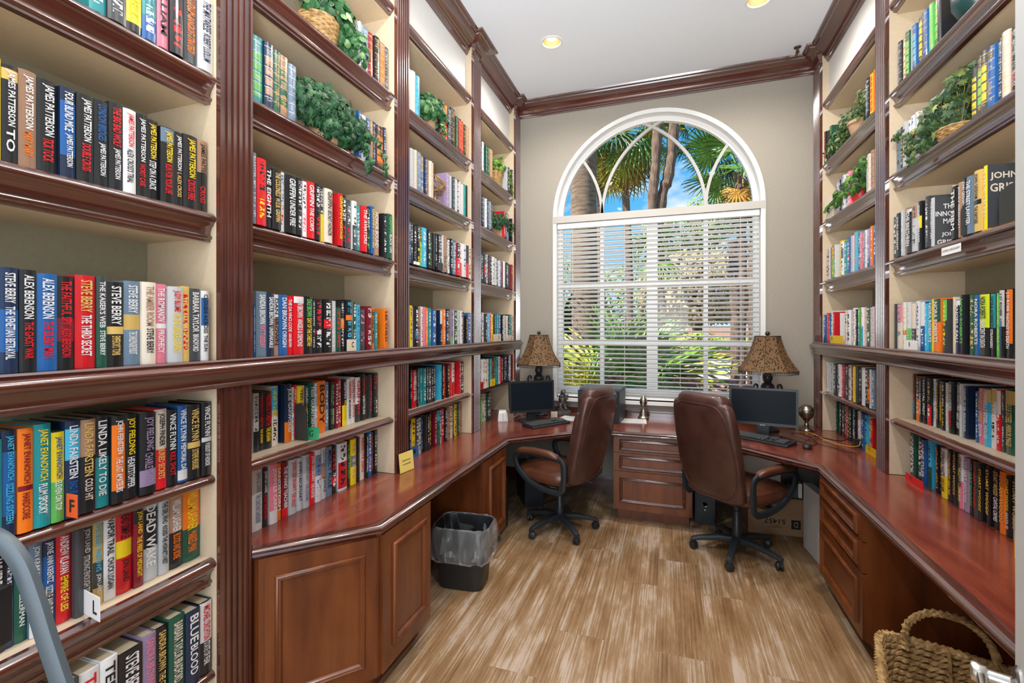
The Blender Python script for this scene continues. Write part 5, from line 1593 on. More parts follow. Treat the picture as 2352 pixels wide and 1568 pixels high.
# ------------------------------------------------------------------ waste bin
t = thing('waste_bin', 'black plastic waste bin with a clear liner folded over the rim, under the left counter', 'bin', (-1.235, 2.70, .001), R(96))
def ring(w_, d, z, n=40, e=.42, wob=0, sd=0):
    q = random.Random(sd); return [(p[0]*(1+q.uniform(-wob, wob)), p[1]*(1+q.uniform(-wob, wob)), z+(q.uniform(-wob, wob)*.25 if wob else 0)) for p in superell(w_, d, n, e)]
rs = [ring(.20, .27, 0), ring(.215, .285, .01), ring(.265, .345, .37), ring(.272, .352, .375), ring(.262, .342, .375), ring(.255, .335, .36), ring(.205, .275, .02)]
obj('bin_body', loft(BM(), rs), 'black_plastic', t, smooth=True)
lr = [ring(.235, .31, .20, wob=.06, sd=3), ring(.25, .33, .30, wob=.04, sd=4), ring(.262, .342, .372, wob=.02, sd=5), ring(.272, .352, .384, wob=.015, sd=6), ring(.290, .372, .370, wob=.03, sd=7), ring(.310, .392, .30, wob=.05, sd=8), ring(.318, .40, .23, wob=.05, sd=9), ring(.300, .385, .185, wob=.05, sd=10), ring(.275, .352, .180, wob=.02, sd=11)]
o = obj('bin_liner', loft(BM(), lr, cap=False), 'bag_film', t, smooth=True)

# ------------------------------------------------------------------ wicker basket
t = thing('wicker_basket', 'large woven seagrass basket with hoop handles on the floor under the right counter', 'basket', (.955, 2.02, .001), R(-17))
def braid(bm, pts, r, tw=2, turns=40, seg=5):
    P = [Vector(p) for p in pts]; L = sum((b_-a).length for a, b_ in zip(P, P[1:]))
    for s in range(tw):
        out = []; acc = 0
        n = max(8, int(L/ (r*1.6))); cum = [0]
        for a, b_ in zip(P, P[1:]): cum.append(cum[-1]+(b_-a).length)
        j = 0
        for i in range(n+1):
            d = L*i/n
            while j < len(P)-2 and cum[j+1] < d: j += 1
            f = (d-cum[j])/max(1e-6, cum[j+1]-cum[j]); p = P[j].lerp(P[j+1], f); dr = (P[j+1]-P[j]).normalized(); a_ = d/(r*4.5)*2*PI+2*PI*s/tw
            u = dr.cross(Vector((0, 0, 1))); u = u.normalized() if u.length > .1 else Vector((1, 0, 0)); v = u.cross(dr); out.append(p+(u*math.cos(a_)+v*math.sin(a_))*r*.62)
        tube(bm, out, r*.72, seg)
bm = BM(); W0, W1, D0, D1, H_ = .34, .43, .40, .50, .345
for k in range(15):
    f = k/14; z = .012+f*(H_-.02); ww = W0+(W1-W0)*f; dd = D0+(D1-D0)*f
    pts = [(p[0], p[1], z) for p in superell(ww, dd, 30, .28)]; pts.append(pts[0]); braid(bm, pts, .012)
tag(obj('woven_wall', bm, 'wicker', t, smooth=True), kind=None)
bm = BM(); pts = [(p[0], p[1], H_) for p in superell(W1+.01, D1+.01, 40, .28)]; pts.append(pts[0]); braid(bm, pts, .014, 3)
for k in range(36):
    p = superell(W1+.01, D1+.01, 36, .28)[k]; tube(bm, [(p[0]*1.03, p[1]*1.03, H_-.03), (p[0]*1.03, p[1]*1.03, H_+.012), (p[0]*.95, p[1]*.95, H_+.012), (p[0]*.95, p[1]*.95, H_-.03)], .0045, 5)
obj('rim', bm, 'wicker', t, smooth=True)
for s in (1, -1):
    pts = smoothpts([(-.13, s*(D1/2-.02), H_-.03), (-.125, s*(D1/2-.005), H_+.06), (-.07, s*(D1/2), H_+.125), (0, s*(D1/2), H_+.14), (.07, s*(D1/2), H_+.125), (.125, s*(D1/2-.005), H_+.06), (.13, s*(D1/2-.02), H_-.03)], 6)
    bm = tube(BM(), pts, .010, 8); braid(bm, pts, .013, 3); obj('handle', bm, 'wicker', t, smooth=True)
obj('basket_floor', prism(BM(), superell(W0, D0, 30, .28), .002, .012), 'wicker', t)
bm = tube(BM(), [(0, .232, H_+.01), (.005, .21, .20), (.0, .17, .06)], .006, 6); obj('stake', bm, 'wicker', t)
tag(obj('paper_stack', bx(-.10, .10, -.14, .14, 0, .03), 'paper', loc=(.945, 2.0, .014)), 'white papers lying in the bottom of the woven basket', 'paper')

# ------------------------------------------------------------------ step ladder, near left
t = thing('step_ladder', 'grey metal folding step ladder with a curved top hoop, beside the nearest left bookcase', 'ladder', (0, 0, 0), math.atan(362/1067))
# local axes follow the ladder: x along its run, y across its width
sec = superell(2, 1.15, 12, .55)
prof = [(-1.02, 1.240), (-.93, 1.272), (-.86, 1.288), (-.80, 1.278), (-.765, 1.245), (-.742, 1.19), (-.720, 1.12), (-.690, 1.03), (-.50, .46), (-.35, .02)]
hoop = smoothpts([(x, .72, z) for x, z in prof], 6)
for dy in (0, -.42): obj('front_rail', tube(BM(), [(p[0], p[1]+dy, p[2]) for p in hoop], .0140, sec=sec, up=(0, 1, 0)), 'grey_metal', t, smooth=True)
for dy in (-.035, -.385): obj('rear_rail', tube(BM(), smoothpts([(-.815, .72+dy, 1.20), (-.83, .72+dy, 1.12), (-1.30, .72+dy, .02)], 6), .013, sec=sec, up=(0, 1, 0)), 'grey_metal', t, smooth=True)
for k, z in enumerate((.26, .52, .78)): obj('step', box(BM(), -.53-.30*(z-.26)-.10, -.40-.33*(z-.26), .32, .70, z, z+.03), 'black_plastic', t, bev=.006)
bm = BM(); box(bm, -.815, -.775, .697, .720, 1.12, 1.205); obj('hinge_bracket', bm, 'black_plastic', t, bev=.012)
bm = lathe(BM(), [(.019, -.01), (.021, 0), (.017, .014), (0, .016)], 20); tfm(bm, Matrix.Translation((-.795, .688, 1.165)) @ Matrix.Rotation(PI/2, 4, 'X')); obj('hinge_knob', bm, 'chrome', t, smooth=True)
bm = tube(BM(), [(-.95, .69, 1.128), (-.772, .69, 1.128)], .011, 12); obj('cross_bar', bm, 'satin_nickel', t, smooth=True)

# ------------------------------------------------------------------ open door at the right edge
D0_, D1_ = Vector((.624, 1.147, 0)), Vector((.327, .405, 0)); dd_ = (D1_-D0_).normalized(); nn_ = Vector((dd_.y, -dd_.x, 0))
if nn_.x > 0: nn_ = -nn_
t = thing('open_door', 'pale grey painted door standing open at the right edge of the photo', 'door', tuple(D0_), 0)
tag(t, kind='structure'); t.name = 'door_1'
if 'category' in t: del t['category']
Md = Matrix(((dd_.x, -nn_.x, 0, 0), (dd_.y, -nn_.y, 0, 0), (0, 0, 1, 0), (0, 0, 0, 1)))   # x toward hinge, -y is the room side
obj('door_leaf', tfm(bx(0, .80, 0, .04, .01, 2.44), Md), 'door_paint', t)
bm = lathe(BM(), [(.033, 0), (.033, .004), (.028, .009), (.016, .010), (.012, .014), (.0115, .042), (.0135, .044)], 28); tfm(bm, Md @ Matrix.Translation((.060, 0, .955)) @ Matrix.Rotation(PI/2, 4, 'X')); hd = obj('door_handle', bm, 'satin_nickel', t, smooth=True)
bm = lathe(BM(), [(.0155, -.006), (.0175, -.003), (.0175, .012), (.0155, .015), (0, .015)], 24); tfm(bm, Md @ Matrix.Translation((.060, -.050, .955)) @ Matrix.Rotation(PI/2, 4, 'X')); obj('lever_hub', bm, 'satin_nickel', hd, smooth=True)
rings = []
for x, wy, wz, zc in ((.058, .013, .018, .955), (.085, .014, .026, .953), (.12, .013, .030, .950), (.155, .012, .031, .947), (.168, .011, .030, .946)): rings.append([(x, -.052+p[0], zc+p[1]) for p in superell(wy, wz, 14, .55)])
obj('lever', tfm(loft(BM(), rings), Md), 'satin_nickel', hd, smooth=True)

# ------------------------------------------------------------------ letter cards, signs and bookends
for nm, c_ in (('card_orange', (.80, .10, .02)), ('card_yellow', (.80, .52, .01)), ('card_red', (.62, .015, .02)), ('card_blue', (.02, .15, .42)), ('card_green', (.01, .28, .10)), ('card_cream', (.66, .58, .46)), ('card_maroon', (.10, .012, .03)), ('sign_yellow', (.78, .62, .16))): principled(nm, c_, .4)
def side_card(label, mat, letter, x, y0, y1, z0, z1, sd, lx=.5, lm='black_line'):
    """card standing along the shelf front; sd 1 faces +x (left wall), -1 faces -x"""
    t = tag(obj('letter_card', bx(min(x, x-sd*.0018), max(x, x-sd*.0018), y0, y1, z0, z1), mat), label, 'card')
    if letter:
        h = (z1-z0)*.50; w_ = h*.62; yc = y0+(y1-y0)*lx; zc = (z0+z1)/2-h/2+.003; xx = x+sd*.0008
        if sd > 0: text_on('card_letter', letter, (xx, yc-w_/2, zc), (0, w_, 0), (0, 0, h), lm, t)
        else: text_on('card_letter', letter, (xx, yc+w_/2, zc), (0, -w_, 0), (0, 0, h), lm, t)
    return t
side_card('cream card lettered C standing on the ledge of the second left bookcase', 'card_cream', 'C', -1.488, 1.885, 1.955, 1.495, 1.552, 1, .62)
side_card('cream card lettered D on the ledge of the far left bookcase', 'card_cream', 'D', -1.488, 3.87, 4.07, 1.495, 1.560, 1, .7)
side_card('small blank cream card at the far end of the left ledge', 'card_cream', '', -1.488, 4.25, 4.36, 1.495, 1.545, 1)
side_card('yellow card lettered J on the shelf under the left ledge', 'card_yellow', 'J', -1.513, 3.86, 3.98, 1.0905, 1.155, 1)
side_card('red card lettered I on the shelf under the left ledge, next to the pilaster', 'card_red', 'I', -1.513, 3.62, 3.70, 1.0905, 1.155, 1)
side_card('blue card lettered M on the counter behind the yellow sign', 'card_blue', 'M', -1.585, 2.63, 2.73, .7605, .838, 1)
side_card('black blank card in front of books on the shelf above the ledge', 'black_plastic', '', -1.505, 2.85, 2.93, 2.0105, 2.065, 1)
side_card('wide yellow card lettered P on the right ledge', 'card_yellow', 'P', 1.198, 3.99, 4.27, 1.495, 1.556, -1, .85)
side_card('dark maroon card lettered O at the far end of the right ledge', 'card_maroon', 'O', 1.184, 4.44, 4.62, 1.495, 1.552, -1, .5)
side_card('white card lettered R on the ledge of the near right bookcase', 'card_white', 'R', 1.200, 2.92, 3.06, 1.495, 1.545, -1, .55)
side_card('yellow card lettered T on the right counter beside the pilaster', 'card_yellow', 'T', 1.275, 3.56, 3.80, .7605, .815, -1, .75)
side_card('red card lettered W on the right counter in front of dark books', 'card_red', 'W', 1.255, 2.99, 3.18, .7605, .803, -1, .7)
side_card('yellow card on the right counter cut off by the open door', 'card_yellow', '', 1.20, 2.08, 2.21, .7605, .84, -1)
def end_card(label, mat, letter, x0, x1, y, z0, z1, tilt=0, lx=.5, turn=0):
    """card sticking out from the shelf, facing the doorway (-y)"""
    t = tag(obj('letter_card', bx(0, x1-x0, 0, .0018, 0, z1-z0), mat, loc=(x0, y, z0)), label, 'card')
    h = (z1-z0)*.55; w_ = h*.6; xc = (x1-x0)*lx
    text_on('card_letter', letter, (xc-w_/2, -.0008, (z1-z0)/2-h/2), (w_, 0, 0), (0, 0, h), 'black_line', t)
    t.rotation_euler = (R(tilt), 0, R(turn)); return t
end_card('orange card lettered F sticking out between books in the nearest left bookcase', 'card_orange', 'F', -1.545, -1.492, .798, 1.098, 1.160, 0, .62)
end_card('white card lettered L sticking out beside the grey-edged book', 'card_white', 'L', -1.60, -1.485, .862, .795, .862, 0, .78, -8)
t = end_card('green card lettered G lying tilted on the shelf in the second left bookcase', 'card_green', 'G', -1.67, -1.53, 1.70, 1.0915, 1.148, -12, .75, 20)
t = tag(obj('sign_card', bx(-.004, 0, -.062, .062, 0, .112), 'sign_yellow', loc=(-1.488, 2.435, .7625)), 'yellow card sign leaning on the lower pilaster, MORE BOOKS IN DRAWERS', 'sign'); t.rotation_euler = (0, R(-6), R(-8)); t.location = (-1.472, 2.41, .7625)
text_on('sign_text', 'MORE BOOKS', (.0006, -.036, .062), (0, .072, 0), (0, 0, .008), 'black_line', t); text_on('sign_text', 'IN DRAWERS', (.0006, -.036, .040), (0, .072, 0), (0, 0, .008), 'black_line', t)
t = tag(obj('name_label', bx(-.0012, 0, -.075, .075, 0, .036), 'card_white', loc=(1.193, 2.60, 1.940)), 'white strip label JOHN GRISHAM stuck on the right shelf edge', 'label'); t.rotation_euler = (0, 0, 0)
text_on('label_text', 'JOHN GRISHAM', (-.0018, .066, .010), (0, -.132, 0), (0, 0, .015), 'black_line', t, 0)
def bookend(label, x, y, z, hx, hz, mat='bookend'):
    pts = [(0, 0), (hx, 0), (hx, hz*.62)]+[(hx*.5+hx*.5*math.cos(PI*i/12), hz*.62+hz*.38*math.sin(PI*i/12)) for i in range(1, 12)]+[(0, hz*.62)]
    bm = BM(); A = [[bm.verts.new((p[0], yy, p[1])) for p in pts] for yy in (0, .0015)]; n = len(pts)
    for i in range(n): bm.faces.new((A[0][i], A[0][(i+1) % n], A[1][(i+1) % n], A[1][i]))
    bm.faces.new(A[0][::-1]); bm.faces.new(A[1]); tag(obj('bookend', bm, mat, loc=(x, y, z)), label, 'bookend')
bookend('tall dark metal bookend in front of the large cover with white lettering', 1.232, 2.352, 2.0105, .13, .17)
bookend('dark metal bookend between books on the first shelf above the right ledge', 1.205, 2.553, 2.0105, .10, .16)
bookend('dark metal bookend at the far end of the shelf under the right ledge', 1.235, 4.500, 1.0905, .12, .15)
bookend('dark grey bookend beside the turquoise-edged book in the second left bookcase', -1.66, 1.712, 1.0915, .09, .17)
# big cover face visible on the near right shelf
cv_ = [o for o in bpy.data.objects if o.name.startswith('book') and abs(o.location.z-2.0105) < .002 and o.location.x > 1 and o.location.y < 2.47]
# ------------------------------------------------------------------ plants
def leaf_shape(kind, s):
    if kind == 'ivy': P_ = [(0, 0), (.30, -.10), (.52, .12), (.34, .36), (.40, .70), (.16, .62), (0, 1.05), (-.16, .62), (-.40, .70), (-.34, .36), (-.52, .12), (-.30, -.10)]
    elif kind == 'round': P_ = [(0, 0), (.28, -.02), (.46, .22), (.46, .52), (.28, .78), (0, .88), (-.28, .78), (-.46, .52), (-.46, .22), (-.28, -.02)]
    else: P_ = [(0, 0), (.22, .22), (.28, .5), (.16, .8), (0, 1.1), (-.16, .8), (-.28, .5), (-.22, .22)]
    return [(x*s, y*s) for x, y in P_]
def foliage(bm_data, rng, c, rad, n, size, kind, face, light=.3):
    vs, fs, lv = bm_data
    for i in range(n):
        while True:
            d = Vector((rng.gauss(0, 1), rng.gauss(0, 1), rng.gauss(0, 1))).normalized(); r = rng.uniform(.45, 1.0)**.5
            p = Vector((d.x*rad[0]*r, d.y*rad[1]*r, d.z*rad[2]*r))
            if p.z > -rad[2]*.8: break
        nrm = (d+Vector(face)*.9+Vector((rng.uniform(-.6, .6), rng.uniform(-.6, .6), rng.uniform(-.2, .7)))).normalized()
        up = Vector((rng.uniform(-1, 1), rng.uniform(-1, 1), rng.uniform(-1.4, .4))); up = (up-nrm*up.dot(nrm)).normalized(); sd = up.cross(nrm)
        s = size*rng.uniform(.65, 1.25); b0 = len(vs); sh = leaf_shape(kind, s); val = min(1, max(0, rng.gauss(light, .22)))
        vs.append(tuple(Vector(c)+p+up*s*.4+nrm*s*.10)); lv.append(min(1, val+.12))
        for x, y in sh: vs.append(tuple(Vector(c)+p+sd*x+up*y-nrm*(x*x/s)*.5)); lv.append(val)
        for k in range(len(sh)): fs.append((b0, b0+1+k, b0+1+(k+1) % len(sh)))
def plant(label, loc, blobs, kind, mat, face, pot=None, light=.3, seed=1, trails=()):
    rng = random.Random(seed); t = thing('potted_plant', label, 'plant', loc, 0)
    D_ = ([], [], [])
    for c, rad, n, size in blobs: foliage(D_, rng, c, rad, n, size, kind, face, light)
    for tr in trails:
        pts = smoothpts(tr, 5)
        for q in pts[2:]:
            foliage(D_, rng, q, (.012, .012, .012), 2, .030 if kind == 'ivy' else .028, kind, face, light+.15)
    me = bpy.data.meshes.new('foliage'); me.from_pydata(D_[0], [], D_[1]); me.update()
    a = me.attributes.new('lv', 'FLOAT', 'POINT'); a.data.foreach_set('value', D_[2]); link('foliage', me, mat, t)
    bm = BM()
    for k in range(16):
        c, rad, n, size = blobs[k % len(blobs)]
        e_ = Vector(c)+Vector((rng.uniform(-.8, .8)*rad[0], rng.uniform(-.8, .8)*rad[1], rng.uniform(0, .8)*rad[2])); tube(bm, smoothpts([(0, 0, .03), tuple(e_*.5+Vector((0, 0, .05))), tuple(e_)], 4), .0016, 4)
    for tr in trails: tube(bm, smoothpts(tr, 5), .0016, 4)
    obj('stems', bm, 'wicker', t)
    if pot: pot(t)
    return t
def wicker_pot(r, h):
    def f(t):
        bm = BM()
        for k in range(int(h/.011)):
            rr = r*(.85+.15*k*.011/h); tube(bm, [(math.cos(2*PI*i/24)*(rr+(.002 if (i+k) % 2 else -.002)), math.sin(2*PI*i/24)*(rr+(.002 if (i+k) % 2 else -.002)), .007+k*.011) for i in range(24)], .0062, 5, closed=True)
        obj('wicker_basket', bm, 'wicker', t, smooth=True)
    return f
def clay_pot(r, h, mat='terracotta'):
    return lambda t: obj('pot', lathe(BM(), [(r*.7, 0), (r, h*.8), (r*1.08, h*.82), (r*1.08, h), (r*.9, h), (r*.85, h*.8)], 20), mat, t, smooth=True)
def box_pot(w_, h): return lambda t: obj('wooden_pot', bx(-w_/2, w_/2, -w_/2, w_/2, 0, h), 'terracotta', t, bev=.006)
LF, RF = (.8, -.5, -.15), (-.75, -.55, -.15)
plant('variegated round-leaved plant in a wicker basket, third shelf of the second left bookcase', (-1.62, 1.83, 2.9805), [((.02, .10, .17), (.09, .20, .13), 240, .045), ((.05, .22, .10), (.06, .10, .10), 90, .04), ((.02, -.05, .2), (.07, .12, .10), 80, .04)], 'round', 'round_leaf', LF, wicker_pot(.10, .12), .35, 2)
plant('big dark green ivy spilling over the second shelf of the second left bookcase', (-1.60, 1.86, 2.5005), [((.03, 0, .16), (.10, .17, .11), 360, .038), ((.05, .14, .12), (.08, .13, .10), 200, .036), ((.04, -.13, .15), (.07, .10, .11), 150, .036), ((.07, .02, .07), (.05, .14, .06), 110, .036)], 'ivy', 'ivy_dark', LF, clay_pot(.085, .12), .25, 3, [[(.04, .12, .10), (.10, .18, .06), (.12, .20, -.02), (.12, .19, -.06)], [(.04, .2, .15), (.1, .28, .12), (.12, .32, .04), (.12, .33, -.03)]])
plant('round-leaved plant on the third shelf of the third left bookcase', (-1.62, 2.93, 2.9805), [((.02, 0, .17), (.09, .16, .11), 230, .045), ((.04, .10, .12), (.06, .12, .08), 80, .04), ((.04, -.12, .14), (.05, .08, .08), 50, .04)], 'round', 'round_leaf', LF, clay_pot(.06, .12, 'terracotta'), .4, 4, [[(.04, .02, .12), (.10, .04, .06), (.11, .05, .0)]])
plant('light green trailing plant in a wicker basket on the far left bookcase', (-1.62, 4.20, 2.9805), [((.02, .05, .20), (.08, .18, .08), 120, .045), ((.05, .26, .12), (.05, .12, .12), 90, .04)], 'round', 'pothos', LF, wicker_pot(.095, .14), .4, 5, [[(.03, .1, .2), (.08, .25, .2), (.09, .30, .08), (.09, .31, -.02)], [(.02, 0, .2), (.04, .08, .28), (.04, .12, .33)]])
plant('small ivy in a wooden pot on the far left bookcase', (-1.60, 4.28, 2.5005), [((.02, 0, .17), (.08, .14, .07), 150, .036), ((.05, .18, .13), (.05, .14, .07), 110, .034), ((.03, -.08, .12), (.05, .06, .07), 60, .034)], 'ivy', 'ivy_dark', LF, box_pot(.10, .12), .3, 6, [[(.03, .2, .14), (.07, .30, .13), (.09, .36, .10)]])
plant('long green garland of silk leaves over the top shelf of the far right bookcase', (1.30, 3.95, 2.9805), [((-.02, .10, .15), (.08, .22, .10), 260, .040), ((-.06, .32, .09), (.05, .16, .10), 170, .038), ((-.03, -.16, .20), (.06, .14, .08), 130, .038)], 'leaf', 'ivy_olive', RF, clay_pot(.08, .11), .45, 7, [[(-.04, .3, .1), (-.10, .40, .06), (-.11, .42, -.02)]])
plant('bright green ivy on the second shelf of the far right bookcase', (1.30, 3.98, 2.5005), [((-.02, 0, .15), (.08, .20, .10), 240, .040), ((-.03, -.20, .20), (.06, .14, .08), 110, .036), ((-.05, .22, .12), (.05, .14, .08), 110, .036)], 'ivy', 'ivy_green', RF, clay_pot(.07, .10, 'card_red'), .42, 8, [[(-.04, .2, .13), (-.09, .33, .10), (-.1, .42, .06)]])
plant('large olive green ivy in a wicker basket on the near right bookcase', (1.30, 2.76, 2.5005), [((-.02, .10, .16), (.08, .16, .11), 260, .040), ((-.04, .24, .10), (.06, .14, .10), 170, .038), ((-.02, -.06, .22), (.06, .16, .07), 120, .038)], 'ivy', 'ivy_olive', RF, wicker_pot(.085, .06), .35, 9, [[(-.04, .3, .14), (-.08, .40, .18), (-.09, .47, .20)], [(-.05, .15, .08), (-.10, .17, .03), (-.115, .18, -.04)], [(-.04, .0, .2), (-.07, -.14, .24), (-.06, -.22, .25)]])
# ornaments on shelves
t = thing('wire_sphere', 'gold armillary-style ball of curved metal bands on the third left bookcase', 'ornament', (-1.59, 2.965, 2.5105))
rg = random.Random(5); bm = BM()
for k in range(7):
    Rm = Matrix.Rotation(rg.uniform(0, PI), 3, 'Z') @ Matrix.Rotation(rg.uniform(.2, 1.4), 3, 'X')
    tube(bm, [Rm @ Vector((math.cos(2*PI*i/30)*.072, math.sin(2*PI*i/30)*.072, 0))+Vector((0, 0, .12)) for i in range(30)], .0055, sec=superell(2.4, .7, 8, .6), closed=True, up=(.1, .2, 1))
obj('bands', bm, 'gold_wire', t, smooth=True); obj('foot', lathe(BM(), [(.045, 0), (.045, .008), (.014, .016), (.010, .035), (.022, .045)], 20), 'gold_wire', t, smooth=True)
tag(obj('vase', lathe(BM(), [(.030, 0), (.050, .03), (.062, .08), (.050, .14), (.026, .18), (.018, .22), (.024, .28), (.022, .32), (.016, .345), (0, .35)], 24), 'dark_bronze', smooth=True, loc=(1.42, 2.69, 2.5105)), 'tall black vase behind the striped books on the near right bookcase', 'vase')
tag(obj('bowl', lathe(BM(), [(.03, 0), (.06, .02), (.085, .07), (.088, .13), (.06, .18), (.055, .18), (.07, .13), (.06, .06), (.0, .03)], 24), 'card_teal' if 'card_teal' in MATS else principled('card_teal', (.012, .045, .045), .3)[0], smooth=True, loc=(1.295, 2.62, 2.9805)), 'dark teal glazed jar at the top of the near right bookcase', 'jar')
tag(obj('wooden_block', bx(-.05, .05, -.05, .05, 0, .24), 'terracotta', loc=(1.45, 2.66, 2.9805)), 'plain brown wooden block beside the teal jar', 'block')
t = thing('decorative_box', 'cream decorative box with scroll relief on the far right bookcase', 'box', (1.28, 4.40, 2.5005), R(-78)); obj('box_body', bx(-.07, .07, -.06, .06, 0, .18), 'card_cream', t, bev=.01)
bm = BM()
for s in (-1, 1): tube(bm, [(s*(.018+.020*(1-i/20)*math.cos(i*.55)), -.063, .08+.030*(1-i/20)*math.sin(i*.55)) for i in range(20)], .003, 5)
obj('scroll_relief', bm, 'rail_greige', t)
t = thing('small_picture', 'small framed card standing behind the ivy on the second left bookcase', 'frame', (-1.58, 2.005, 2.5105), R(90)); obj('frame', bx(-.05, .05, 0, .012, 0, .10), 'card_cream', t, bev=.002); obj('picture', bx(-.03, .03, -.001, .001, .02, .08), 'lettering_maroon', t)

# ------------------------------------------------------------------ outside the window
def mesh_pd(name, vs, fs, mat, parent=None, smooth=False):
    me = bpy.data.meshes.new(name); me.from_pydata(vs, [], fs); me.update()
    if smooth:
        for p in me.polygons: p.use_smooth = True
    return link(name, me, mat, parent)
def terr(x, y): return -.05+max(0, min(1, (y-6.5)/9))*.95+max(0, y-15.5)*.02
def ground_patch(name, xs, ys, mat, dz, label=None, cat=None, kind=None, fn=None):
    vs = [(x, y+(fn(x) if fn else 0), terr(x, y)+dz) for y in ys for x in xs]; nx = len(xs); fs = [(j*nx+i, j*nx+i+1, (j+1)*nx+i+1, (j+1)*nx+i) for j in range(len(ys)-1) for i in range(nx-1)]
    o = mesh_pd(name, vs, fs, mat); return tag(o, label, cat, None, kind)
fr_r = lambda a, b, s: [a+(b-a)*i/s for i in range(s+1)]
ground_patch('ground', fr_r(-22, 26, 12), [4.84, 6.5, 8, 10, 12, 15.5, 20, 30, 60], 'mulch', 0, kind='structure')
ground_patch('road', fr_r(-22, 26, 24), [11.2, 12.2, 13.2, 14.2], 'road_grey', .03, kind='structure', fn=lambda x: .10*x+.02*x*x*.3)
ground_patch('lawn', fr_r(-22, 26, 24), [16.5, 17.5, 18.5, 20, 22, 25], 'lawn_green', .04, 'sunlit lawn strip beyond the road outside the window', 'lawn', 'stuff')
def fan_leaf(rng, rad=.62, n=30, droop=.35, spread=250):
    vs, fs = [], []
    for k in range(n):
        a = R(-spread/2+spread*k/(n-1)); L_ = rad*(.72+.28*math.cos(a*.55))*rng.uniform(.92, 1.05); wd = .017
        ca_, sa = math.cos(a), math.sin(a); prev = None
        for j, (f, wf) in enumerate(((.03, .35), (.35, 1.25), (.65, 1.0), (.85, .6), (1.0, .08))):
            z = -droop*L_*f**2.4*rng.uniform(.9, 1.3)+.02*math.cos(k*PI); x, y = ca_*L_*f, sa*L_*f; b0 = len(vs)
            vs += [(x-sa*wd*wf, y+ca_*wd*wf, z-.006), (x, y, z+.008), (x+sa*wd*wf, y-ca_*wd*wf, z-.006)]
            if prev is not None: fs += [(prev, prev+1, b0+1, b0), (prev+1, prev+2, b0+2, b0+1)]
            prev = b0
    b0 = len(vs); pl = rad*1.0
    for x in (0, -pl): vs += [(x, -.010, -.008), (x, .010, -.008), (x, 0, .010)]
    fs += [(b0, b0+1, b0+4, b0+3), (b0+1, b0+2, b0+5, b0+4), (b0+2, b0, b0+3, b0+5)]
    return vs, fs
rg = random.Random(21)
FAN = []
for i in range(4):
    v_, f_ = fan_leaf(rg, droop=(.2, .5, .9, .35)[i]); me = bpy.data.meshes.new('frond'); me.from_pydata(v_, [], f_); me.update(); FAN.append(me)
FANM = {}
def fan_me(i, mat):
    if (i, mat) not in FANM:
        m_ = FAN[i].copy(); m_.materials.append(MATS[mat]); FANM[(i, mat)] = m_
    return FANM[(i, mat)]
def frond(parent, base, yaw, pitch, scale, mat, k=None, roll=0):
    o = bpy.data.objects.new('frond', fan_me(rg.randrange(4) if k is None else k, mat)); COL.objects.link(o); o.parent = parent
    Rm = Matrix.Rotation(yaw, 4, 'Z') @ Matrix.Rotation(-pitch, 4, 'Y') @ Matrix.Rotation(roll, 4, 'X')
    o.matrix_local = Matrix.Translation(base) @ Rm @ Matrix.Translation((.62*scale, 0, 0)) @ Matrix.Scale(scale, 4)
    return o
def trunk(parent, pts, r, mat, rough=.12, seg=14, rings_=26, nm='trunk'):
    P_ = smoothpts(pts, rings_//max(1, len(pts)-1)); q = random.Random(3); bm = BM(); rr = []
    rs = [r*(1+rough*q.uniform(-1, 1)) for _ in P_]
    return obj(nm, tube(bm, P_, rs, seg), mat, parent, smooth=rough < .1)
def palm(label, x, y, pts, r, crown_z, n, scale, mats, seed, skirt=0, rough=.12, bark='palm_bark', grp=None):
    global rg
    rg = random.Random(seed); t = thing('palm_tree', label, 'palm tree', (x, y, terr(x, y)), 0, grp); b = terr(x, y)
    trunk(t, [(p[0]-x, p[1]-y, p[2]-b) for p in pts], r, bark, rough)
    if n:
        tx_, ty_, tz_ = pts[-1][0]-x, pts[-1][1]-y, crown_z-b
        for k in range(n):
            frond(t, (tx_, ty_, tz_), 2*PI*k/n*2.4+rg.uniform(-.3, .3), R(70-130*k/n), scale*rg.uniform(.85, 1.15), rg.choice(mats), roll=rg.uniform(-.5, .5))
        for k in range(skirt): frond(t, (tx_, ty_, tz_-.1), rg.uniform(0, 2*PI), R(rg.uniform(-85, -60)), scale*rg.uniform(.8, 1), rg.choice(['frond_dead', 'frond_yellow', mats[0]]))
    return t
palm('thick pale ringed palm trunk filling the left of the window', -1.40, 8, [(-1.40, 8, -.1), (-1.39, 8, 2), (-1.41, 8, 4.2), (-1.42, 8, 7.5)], .225, 9, 0, 1, [], 1, rough=.02, bark='royal_bark')
palm('slim reddish palm trunk behind the thick one', -1.68, 12.0, [(-1.60, 12, .3), (-1.66, 12, 3), (-1.70, 12, 6)], .085, 6.2, 12, 1.0, ['frond_green', 'frond_yellow'], 2, 2)
palm('fan palm with a hanging skirt of yellow-green fronds, left in the arch', -.93, 11, [(-.86, 11, .3), (-.88, 11, 3), (-.98, 11, 5), (-1.05, 11, 6.1)], .085, 6.2, 26, 1.15, ['frond_green', 'frond_green', 'frond_yellow', 'frond_dark'], 3, 12)
palm('straight dark brown palm trunk of the twin pair in the centre of the arch', -.25, 10, [(-.34, 10, .2), (-.34, 10, 3.9), (-.26, 10, 5.2), (-.18, 10, 7.5)], .095, 8, 0, 1, [], 4, rough=.16)
palm('leaning dark brown palm trunk of the twin pair in the centre of the arch', -.05, 10.1, [(-.22, 10.1, .2), (-.19, 10.1, 3.9), (-.02, 10.1, 4.8), (.08, 10.1, 5.8), (.16, 10.1, 7.8)], .105, 8, 0, 1, [], 5, rough=.2)
